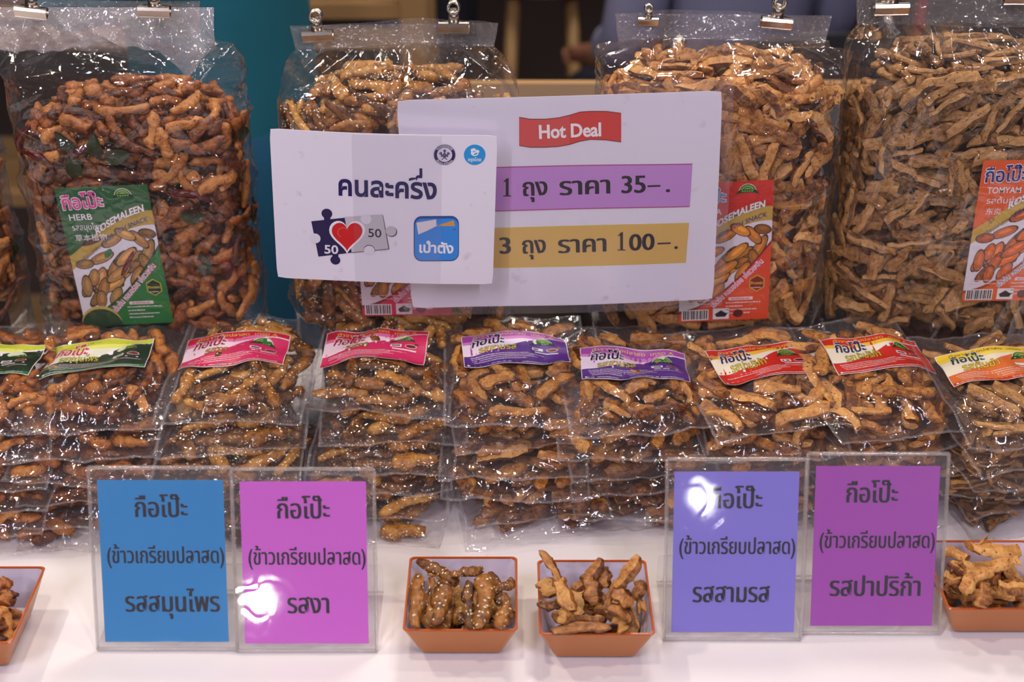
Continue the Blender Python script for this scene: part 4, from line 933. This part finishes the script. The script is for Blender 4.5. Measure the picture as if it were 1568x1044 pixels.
# ------------------------------------------------------------------ sealed pouches piled in columns
PW, PL = .138, .169
def shiftmax(E, sl):
    for di, dj in ((1, 0), (-1, 0), (0, 1), (0, -1)):
        Q = np.roll(np.roll(E, di, 0), dj, 1)
        if di == 1: Q[0] = 0
        if di == -1: Q[-1] = 0
        if dj == 1: Q[:, 0] = 0
        if dj == -1: Q[:, -1] = 0
        E = np.maximum(E, Q - sl)
    return E
def blur(E, n):
    for _ in range(n):
        P_ = np.pad(E, 1, mode='edge'); E = (P_[:-2, 1:-1] + P_[2:, 1:-1] + P_[1:-1, :-2] + P_[1:-1, 2:] + 4 * E) / 8
    return E
def pouch_template(kind, seed, thick=.0215, top=False, lo=(0, .02)):
    rng = random.Random(seed); cw, cl = .124, .146
    cap = lambda x, y: thick * (1 - abs(x / (cw / 2)) ** 4 * .5) * (1 - abs((y) / (cl / 2)) ** 4 * .45) + .0015 * math.sin(x * 60 + seed) - (.0035 if top and abs(x - lo[0]) < .05 and abs(y - lo[1]) < .026 else 0)
    pl, G = drop(rng, kind, cw, cl, cap, 120, 6, (lambda r, *_: r.gauss(0, .8)) if not top else (lambda r, *_: r.uniform(0, PI)), fails=70)
    res = .0022; nx, ny = int(PW / res) + 1, int(PL / res) + 1; E = np.zeros((nx, ny)); ox = (nx - G.shape[0]) // 2; oy = (ny - G.shape[1]) // 2
    E[ox:ox + G.shape[0], oy:oy + G.shape[1]] = G
    for _ in range(9): E = shiftmax(E, .0016)
    E = blur(E, 3) + .0009
    xs = np.linspace(-PW / 2, PW / 2, nx); ys = np.linspace(-PL / 2, PL / 2, ny); X, Y = np.meshgrid(xs, ys, indexing='ij')
    ex = np.clip((PW / 2 - np.abs(X)) / .010, 0, 1); ey = np.clip((PL / 2 - np.abs(Y)) / .016, 0, 1); ed = np.minimum(ex, ey); ed = ed * ed * (3 - 2 * ed)
    front = np.clip((-Y - PL / 2 + .026) / .026, 0, 1); rip = .0016 * np.sin(X * 75 + seed) + .0042 * perlin(X * 38, Y * 38, seed) + .0015 * perlin(X * 110, Y * 110, seed + 1)
    seam = .0060 + rip - .0042 * front ** 1.5 * (1 + .8 * np.sin(X * 22 + seed * 1.7))
    cr = crumple(X + seed * .13, Y, seed, 16, 1.0)
    T = seam + np.maximum(E - seam, .0) * ed + .0024 * np.maximum(cr, -.3) * ed * (.35 + .65 * (1 - ey * .3)) + .0003
    fold = np.zeros_like(X)
    for q in range(7):
        px_, py_ = rng.uniform(-.055, .055), rng.choice((rng.uniform(-.08, -.03), rng.uniform(-.07, .07))); an_ = rng.gauss(0, .45); Lf = rng.uniform(.018, .05); c_, s_ = math.cos(an_), math.sin(an_); cu = rng.uniform(-8, 8)
        ul = (X - px_) * c_ + (Y - py_) * s_; vl = -(X - px_) * s_ + (Y - py_) * c_ + cu * ul * ul
        fold = np.maximum(fold, np.exp(-np.abs(vl) / .0020) * np.clip(1 - (ul / Lf) ** 2, 0, 1) ** .7)
    T = T + fold * .0036 * np.clip(ed * 3, 0, 1)
    T = np.maximum(T, np.where(ed > .55, E - .0002, T)); B = np.where(ed > .02, seam * (1 - ed) + .0001 * ed, seam - .0002)
    LB = None
    if top:
        LB = blur(E, 30); lm = (np.abs(X - lo[0]) < .0535) & (np.abs(Y - lo[1]) < .029); LB = LB + max(0, float((E - LB)[lm].max())) + .0002
        T = np.where(lm, np.minimum(T, LB - .0006), T)
    V = []; F = []
    for G_ in (T, B):
        V += np.stack([X, Y, G_], 2).reshape(-1, 3).tolist()
    q = nx * ny
    for i in range(nx - 1):
        for j in range(ny - 1): a = i * ny + j; F.append((a, a + ny, a + ny + 1, a + 1)); F.append((q + a, q + a + 1, q + a + ny + 1, q + a + ny))
    I = []
    for i in range(nx - 1):
        for j in range(ny - 1): I += [1 if (i < 1 or i > nx - 3 or j < 1 or j > ny - 3) else 0] * 2
    film = mesh_from('film', V, F, [M['film_small'], M['seam']], I, True)
    mt = lambda p: stick_mtx(p, Vector((p[1], p[2], .0004)), Vector((1, 0, 0)), Vector((0, 1, 0)), Vector((0, 0, 1)))
    if top: key = lambda p: p[5]
    else: key = lambda p: -p[2] + p[5] * .3
    pl = sorted(pl, key=key, reverse=True); n = 40 if top else 20
    fill = joined(kind, [(p[0], mt(p)) for p in pl[n:]])
    def lab(x, y):
        def hh(x, y):
            fi = (x + PW / 2) / PW * (nx - 1); fj = (y + PL / 2) / PL * (ny - 1); i = min(max(int(fi), 0), nx - 2); j = min(max(int(fj), 0), ny - 2); u, v = fi - i, fj - j
            return (LB[i, j] * (1 - u) + LB[i + 1, j] * u) * (1 - v) + (LB[i, j + 1] * (1 - u) + LB[i + 1, j + 1] * u) * v
        h0 = hh(x, y); e = .002; return Vector((x, y, h0)), Vector((-(hh(x + e, y) - h0) / e, -(hh(x, y + e) - h0) / e, 1)).normalized()
    return dict(film=film, sticks=[(STK[kind][p[0]]['me'], mt(p)) for p in pl[:n]], fill=fill, lab=lab, top=top)
LOW = {k: [pouch_template(k, 40 + 10 * i + j, thick=.019) for j in range(3)] for i, k in enumerate(KINDS)}
def pouch(label, tpl, loc, rot, kind, art=None, group=None, flip=False):
    root = thing('snack_pouch', label, 'snack pouch', loc, rot, group)
    link('film', tpl['film'], root); f = link('snack_filling', tpl['fill'], root); f['kind'] = 'stuff'
    for me, m in tpl['sticks']: link('snack_stick', me, root, m)
    if art:
        A = pouch_art(kind); dx, dy, an = art; c, s_ = math.cos(an), math.sin(an)
        fn = lambda x, y: tpl['lab'](x * c - y * s_ + dx, x * s_ + y * c + dy)
        lab = A.build('label', fn, root, step=.005, lift=.0003, dl=.00007, select=lambda l: l < 3.9)
        A.build('lettering', fn, lab, step=.01, lift=.0003, dl=.00007, select=lambda l: l >= 3.9)
    return root
NICE = {'herb': 'herb', 'sesame': 'sesame', 'three': 'three flavour', 'paprika': 'paprika', 'tomyam': 'tom yum'}
COLS = [  # front centre, back centre (in the photo), kind, layers below, label offset, what it is, where its column stands
    ((-50, 655), (8, 500), 'herb', 5, (-.006, .012, -.12), 'pouch of herb sticks with yellow and green label, cut off by the left edge', 'at the left edge'),
    ((130, 650), (188, 494), 'herb', 5, (-.012, .012, .05), 'pouch of herb sticks with yellow and green label, whole in view', 'behind the blue card'),
    ((345, 640), (392, 486), 'sesame', 5, (-.011, .014, .03), 'pouch of sesame sticks with pink label, leftmost of the two on top', 'behind the pink card'),
    ((574, 626), (600, 488), 'sesame', 5, (-.012, .006, .0), 'pouch of sesame sticks with pink label, below the white card', 'below the white card'),
    ((795, 640), (786, 494), 'three', 5, (.000, .014, .05), 'pouch of brown sticks with purple label, left of the two', 'left of the two purple label columns'),
    ((990, 655), (960, 524), 'three', 5, (.002, .002, -.09), 'pouch of brown sticks with purple label, lower and right of the other', 'right of the two purple label columns'),
    ((1210, 655), (1122, 508), 'paprika', 5, (.012, .008, .02), 'pouch of tan sticks with red label, above the lilac card', 'above the lilac card'),
    ((1396, 652), (1282, 480), 'paprika', 5, (.018, .016, -.09), 'pouch of tan sticks with red label, above the deep purple card', 'above the deep purple card'),
    ((1600, 672), (1480, 482), 'tomyam', 5, (-.004, .020, .0), 'pouch of tom yum sticks with yellow and orange label', 'at the right edge')]
ORD = ['first', 'second', 'third', 'fourth', 'fifth', 'sixth', 'seventh']
YB = [1.02, 1.03, 1.03, 1.034, 1.046, 1.058, 1.06, 1.06, 1.062]
for ci, (fp, bp_, kind, nl, lo, lab, where) in enumerate(COLS):
    rng = random.Random(900 + ci); zt = .0205 * nl
    Fp = atz(fp[0], fp[1], .112); Bp = atz(bp_[0], bp_[1], .134 + (.014 if ci == 7 else 0)); dv = Bp - Fp; yaw = math.atan2(-dv.x, dv.y)
    u = Vector((dv.x, dv.y, 0)).normalized(); ctr = Vector((Fp.x, Fp.y, 0)) + u * (PL / 2); pitch = math.atan2(.014 + (.014 if ci == 7 else 0), PL)
    for k in range(nl):
        kk = k / nl; t = LOW[kind][(k + ci) % 3]; flipy = PI if rng.random() < .0 else 0
        sh = max(-.06, YB[ci] - Fp.y) * (1 - kk) ** .8; loc = ctr + u * sh + Vector((rng.uniform(-.009, .009), rng.uniform(-.006, .006), .001 + k * .0205)); z = loc.z
        nth = nl - k
        pouch('%s pouch %s from top in the column %s' % (NICE[kind], ORD[nth], where), t, loc, (pitch * kk * .8, rng.uniform(-.02, .02), yaw + rng.uniform(-.15, .15)), kind,
              group='stacked %s pouches %s' % (NICE[kind], where))
    tpl = pouch_template(kind, 200 + ci, top=True, lo=lo)
    pouch(lab, tpl, ctr + Vector((0, 0, nl * .0205 + .003 + .0045)), (pitch, rng.uniform(-.02, .02), yaw), kind, art=lo, group='labelled pouches on top of the columns')

# ------------------------------------------------------------------ behind the stall: counter, shelf, cabinet, people, chair
M['black'] = mat('black_board', srgb(26, 24, 26), 0.6); M['mustard'] = mat('mustard_board', srgb(150, 112, 50), 0.6); M['redpost'] = mat('red_paint', srgb(170, 36, 30), 0.4)
M['skin'] = mat('skin', srgb(150, 100, 76), 0.5); M['teal'] = mat('teal_shirt', srgb(20, 104, 122), 0.8); M['blue'] = mat('blue_skirt', srgb(14, 84, 116), 0.8); M['greyblue'] = mat('grey_blue_shirt', srgb(126, 126, 156), 0.8)
M['navy'] = mat('navy_cloth', srgb(26, 28, 44), 0.8); M['hair'] = mat('dark_hair', srgb(28, 22, 20), 0.5); M['chair'] = mat('grey_chair', srgb(58, 58, 62), 0.35); M['white'] = mat('white_plastic', srgb(190, 188, 196), 0.4); M['paleblue'] = mat('pale_blue', srgb(96, 150, 176), 0.4)
def counter():
    r = thing('wooden_rail', 'low tan wooden rail on dark posts seen between the two middle bags', 'rail', (0.16, 1.70, -0.75))
    mb = MB(); mb.box((0, 0, .952), (.62, .014, .020)); link('top_rail', mb.mesh('top_rail', [M['wood']]), r)
    for x in (-.28, .28): mb = MB(); mb.box((x, 0, .471), (.03, .014, .942)); link('post', mb.mesh('post', [M['black']]), r)
counter()
def shelf():
    r = thing('wooden_shelf', 'open tan wooden shelf blurred behind the sesame bag', 'shelf', (-0.62, 2.55, -0.75))
    for x in (-.45, .45):
        for y in (-.13, .13): mb = MB(); mb.box((x, y, .60), (.045, .03, 1.20)); link('post', mb.mesh('post', [M['wood']]), r)
    for z in (.12, .48, .835, 1.10): mb = MB(); mb.box((0, 0, z), (.86, .28, .026)); link('plank', mb.mesh('plank', [M['wood']]), r)
    for z in (.785,): mb = MB(); mb.box((0, -.13, z), (.86, .02, .034)); link('rail', mb.mesh('rail', [M['wood']]), r)
shelf()
def cabinet():
    r = thing('display_cabinet', 'black and mustard cabinet with red corner posts blurred behind the paprika bag', 'cabinet', (0.80, 3.75, -0.75))
    mb = MB(); mb.box((0, .02, .30), (.46, .30, .60)); link('lower_panel', mb.mesh('lower_panel', [M['black']]), r)
    mb = MB(); mb.box((0, .0, .660), (.48, .32, .085)); link('mustard_band', mb.mesh('mustard_band', [M['mustard']]), r)
    mb = MB(); mb.box((0, .02, .90), (.46, .30, .39)); link('upper_panel', mb.mesh('upper_panel', [M['black']]), r)
    for x in (-.25, .25): mb = MB(); mb.box((x, -.16, .56), (.022, .022, 1.12)); link('corner_post', mb.mesh('corner_post', [M['redpost']]), r)
cabinet()
def skin_mesh(name, joints, edges, m, parent, sub=2):
    me = bpy.data.meshes.new(name); me.from_pydata([j[:3] for j in joints], edges, []); me.materials.append(m)
    o = link(name, me, parent); md = o.modifiers.new('skin', 'SKIN'); md.use_smooth_shade = True
    for i, j in enumerate(joints): me.skin_vertices[0].data[i].radius = (j[3], j[4] if len(j) > 4 else j[3])
    me.skin_vertices[0].data[0].use_root = True
    s_ = o.modifiers.new('sub', 'SUBSURF'); s_.levels = sub; s_.render_levels = sub
    return o
def hand(parent, w, d, m, side):
    """palm with five bent fingers hanging from wrist w along direction d"""
    w = Vector(w); d = Vector(d).normalized(); s_ = Vector((0, 1, 0)); J = [(*w, .024, .015), (*(w + d * .045), .032, .014), (*(w + d * .085), .036, .013)]; E = [(0, 1), (1, 2)]
    for q, L in enumerate((.070, .078, .072, .056)):
        b = w + d * .088 + s_ * (q - 1.5) * .019; n = len(J); cu = Vector((-side * .25, 0, 0))
        J += [(*b, .0085), (*(b + d * L * .5), .0082), (*(b + (d + cu).normalized() * L), .007)]; E += [(2, n), (n, n + 1), (n + 1, n + 2)]
    n = len(J); t = w + d * .03 - s_ * .030; J += [(*t, .010), (*(t + d * .035 - s_ * .012), .0085)]; E += [(1, n), (n, n + 1)]
    return J, E
def person(label, loc, yaw, shirt, bottom, seated=False, long_sleeve=True, skirt=False):
    r = thing('person', label, 'person', loc, (0, 0, yaw))
    hip = .88 if not seated else .50; J = [(0, 0, hip, .13, .10), (0, 0, hip + .18, .115, .095), (0, 0, hip + .36, .15, .105), (0, 0, hip + .50, .10, .07), (0, -.01, hip + .565, .052), (0, -.02, hip + .63, .062, .07), (0, -.03, hip + .71, .078, .092), (0, -.02, hip + .775, .060, .070)]
    E = [(i, i + 1) for i in range(7)]
    ends = []
    for sx_ in (-1, 1):
        n = len(J); fw = -.24 if not seated else -.22; ez = .24 if not seated else .22
        sh = (sx_ * .175, 0, hip + .47); el = (sx_ * .215, .0, hip + ez - .01); wr = (sx_ * .20, fw, hip + (.20 if not seated else .14))
        J += [(*sh, .056), (*el, .040), (*wr, .026)]; E += [(3, n), (n, n + 1), (n + 1, n + 2)]
        d = (Vector(wr) - Vector(el)); h, he = hand(r, wr, d, M['skin'], sx_); m = len(J); J += h[1:]; E += [(n + 2, m)] + [(a - 1 + m, b - 1 + m) for a, b in he if a > 0]
        n = len(J)
        if not seated: J += [(sx_ * .09, 0, .80, .088), (sx_ * .10, -.01, .48, .058), (sx_ * .10, .02, .10, .038), (sx_ * .105, -.12, .035, .034, .028)]
        else: J += [(sx_ * .10, -.05, .49, .090), (sx_ * .12, -.42, .50, .062), (sx_ * .12, -.40, .10, .040), (sx_ * .12, -.52, .035, .034, .028)]
        E += [(0, n), (n, n + 1), (n + 1, n + 2), (n + 2, n + 3)]
    skin_mesh('body', J, E, M['skin'], r)
    # face and hair
    mb = MB(); hz = hip + .70
    mb.tube([(0, -.115, hz + .02), (0, -.135, hz - .012)], [.006, .011], 8); link('nose', mb.mesh('nose', [M['skin']], True), r)
    for sx_ in (-1, 1):
        mb = MB(); mb.tube([(sx_ * .030 - .010, -.108, hz + .02), (sx_ * .030, -.112, hz + .022), (sx_ * .030 + .010, -.108, hz + .02)], [.002, .006, .002], 8); link('eye', mb.mesh('eye', [M['hair']], True), r)
        mb = MB(); mb.tube([(sx_ * .078, -.02, hz + .03), (sx_ * .088, -.01, hz + .005), (sx_ * .078, -.015, hz - .025)], [.007, .010, .006], 8); link('ear', mb.mesh('ear', [M['skin']], True), r)
    mb = MB(); mb.tube([(-.02, -.108, hz - .045), (0, -.113, hz - .046), (.02, -.108, hz - .045)], [.002, .005, .002], 8); link('mouth', mb.mesh('mouth', [M['redpost']], True), r)
    skin_mesh('hair', [(0, .03, hz - .06, .055, .05), (0, .035, hz + .02, .085, .07), (0, .0, hz + .085, .080, .085), (0, -.06, hz + .10, .055, .035)], [(0, 1), (1, 2), (2, 3)], M['hair'], r)
    b = hip - .04
    SJ = [(0, 0, b - .06, .165, .130), (0, 0, b, .165, .130), (0, 0, hip + .18, .138, .118), (0, 0, hip + .36, .172, .128), (0, 0, hip + .50, .118, .085)]; SE = [(0, 1), (1, 2), (2, 3), (3, 4)]
    for sx_ in (-1, 1):
        n = len(SJ); SJ += [(sx_ * .18, 0, hip + .475, .070), (sx_ * .215, .0, hip + .23, .060)]; SE += [(4, n), (n, n + 1)]
        if long_sleeve: SJ += [(sx_ * .208, -.12, hip + .19, .046)]; SE += [(n + 1, n + 2)]
    skin_mesh('shirt', SJ, SE, shirt, r)
    if skirt: skin_mesh('skirt', [(0, 0, hip + .10, .15, .12), (0, 0, hip - .10, .19, .15), (0, 0, hip - .40, .22, .17), (0, 0, hip - .66, .235, .18)], [(0, 1), (1, 2), (2, 3)], bottom, r)
    else:
        TJ = [(0, 0, hip + .02, .145, .115)]; TE = []
        for sx_ in (-1, 1):
            n = len(TJ)
            if not seated: TJ += [(sx_ * .09, 0, .78, .10), (sx_ * .10, -.01, .48, .078), (sx_ * .10, .02, .12, .062)]
            else: TJ += [(sx_ * .10, -.06, .49, .102), (sx_ * .12, -.42, .505, .080), (sx_ * .12, -.40, .12, .062)]
            TE += [(0, n), (n, n + 1), (n + 1, n + 2)]
        skin_mesh('trousers', TJ, TE, bottom, r)
    return r
person('person in a teal shirt and blue skirt standing behind the herb bag', (-.385, 1.84, -.75), -1.9, M['teal'], M['blue'], skirt=True)
person('person in a grey blue shirt seated with their back to the stall', (.42, 2.62, -.75), PI + .35, M['greyblue'], M['navy'], seated=True)
person('person in dark clothes standing blurred far behind the gap between bags', (-.25, 3.6, -.75), 2.6, M['navy'], M['navy'])
def chair_():
    r = thing('chair', 'dark grey chair with a metal frame that the grey blue shirted person sits on', 'chair', (.40, 2.60, -.75), (0, 0, PI + .35))
    mb = MB(); mb.box((0, -.02, .425), (.44, .42, .04)); link('seat', mb.mesh('seat', [M['chair']]), r)
    nx = 12; mb = MB(); V = []; F = []
    for t in (0, .02):
        for i in range(nx + 1):
            for z in (.50, .62, .74, .80): q = i / nx * 2 - 1; V.append((q * (.21 if z < .78 else .19), .22 - .03 * q * q + t, z - (.03 * q * q if z > .78 else 0)))
    n = (nx + 1) * 4
    for i in range(nx):
        for j in range(3): a = i * 4 + j; F += [(a, a + 4, a + 5, a + 1), (n + a, n + a + 1, n + a + 5, n + a + 4)]
        F += [(i * 4, n + i * 4, n + i * 4 + 4, i * 4 + 4), (i * 4 + 3, i * 4 + 7, n + i * 4 + 7, n + i * 4 + 3)]
    F += [(0, 1, n + 1, n), (1, 2, n + 2, n + 1), (2, 3, n + 3, n + 2)]; a = nx * 4; F += [(a, n + a, n + a + 1, a + 1), (a + 1, n + a + 1, n + a + 2, a + 2), (a + 2, n + a + 2, n + a + 3, a + 3)]
    mb.add(V, F); link('backrest', mb.mesh('backrest', [M['chair']], False), r)
    for x in (-1, 1):
        mb = MB(); mb.tube([(x * .20, .20, 0), (x * .205, .20, .42), (x * .215, .215, .78), (x * .20, .215, .815)], .012, 8); link('leg', mb.mesh('leg', [M['steel']], True), r)
        mb = MB(); mb.tube([(x * .20, -.20, 0), (x * .20, -.19, .42)], .012, 8); link('leg', mb.mesh('leg', [M['steel']], True), r)
chair_()
def cup():
    r = thing('drink_cup', 'pale blue plastic cup with white lid and straw on a brown stool', 'cup', (.07, 3.25, -.07))
    mb = MB(); mb.tube([(0, 0, 0), (0, 0, .11)], [.030, .042], 16); link('cup_body', mb.mesh('cup_body', [M['paleblue']], True), r)
    mb = MB(); mb.tube([(0, 0, .11), (0, 0, .118), (0, 0, .145)], [.045, .045, .024], 16); link('lid', mb.mesh('lid', [M['white']], True), r)
    mb = MB(); mb.tube([(0, 0, .145), (.012, 0, .21)], .004, 8); link('straw', mb.mesh('straw', [M['redpost']], True), r)
    r = thing('bar_stool', 'brown wooden bar stool holding the pale blue cup', 'stool', (.07, 3.25, -.75))
    mb = MB(); mb.tube([(0, 0, .65), (0, 0, .68)], [.13, .13], 20); link('seat', mb.mesh('seat', [M['wood']], False), r)
    for q in range(4): a = PI / 4 + q * PI / 2; mb = MB(); mb.tube([(.14 * math.cos(a), .14 * math.sin(a), 0), (.09 * math.cos(a), .09 * math.sin(a), .65)], .014, 8); link('leg', mb.mesh('leg', [M['wood']], True), r)
cup()
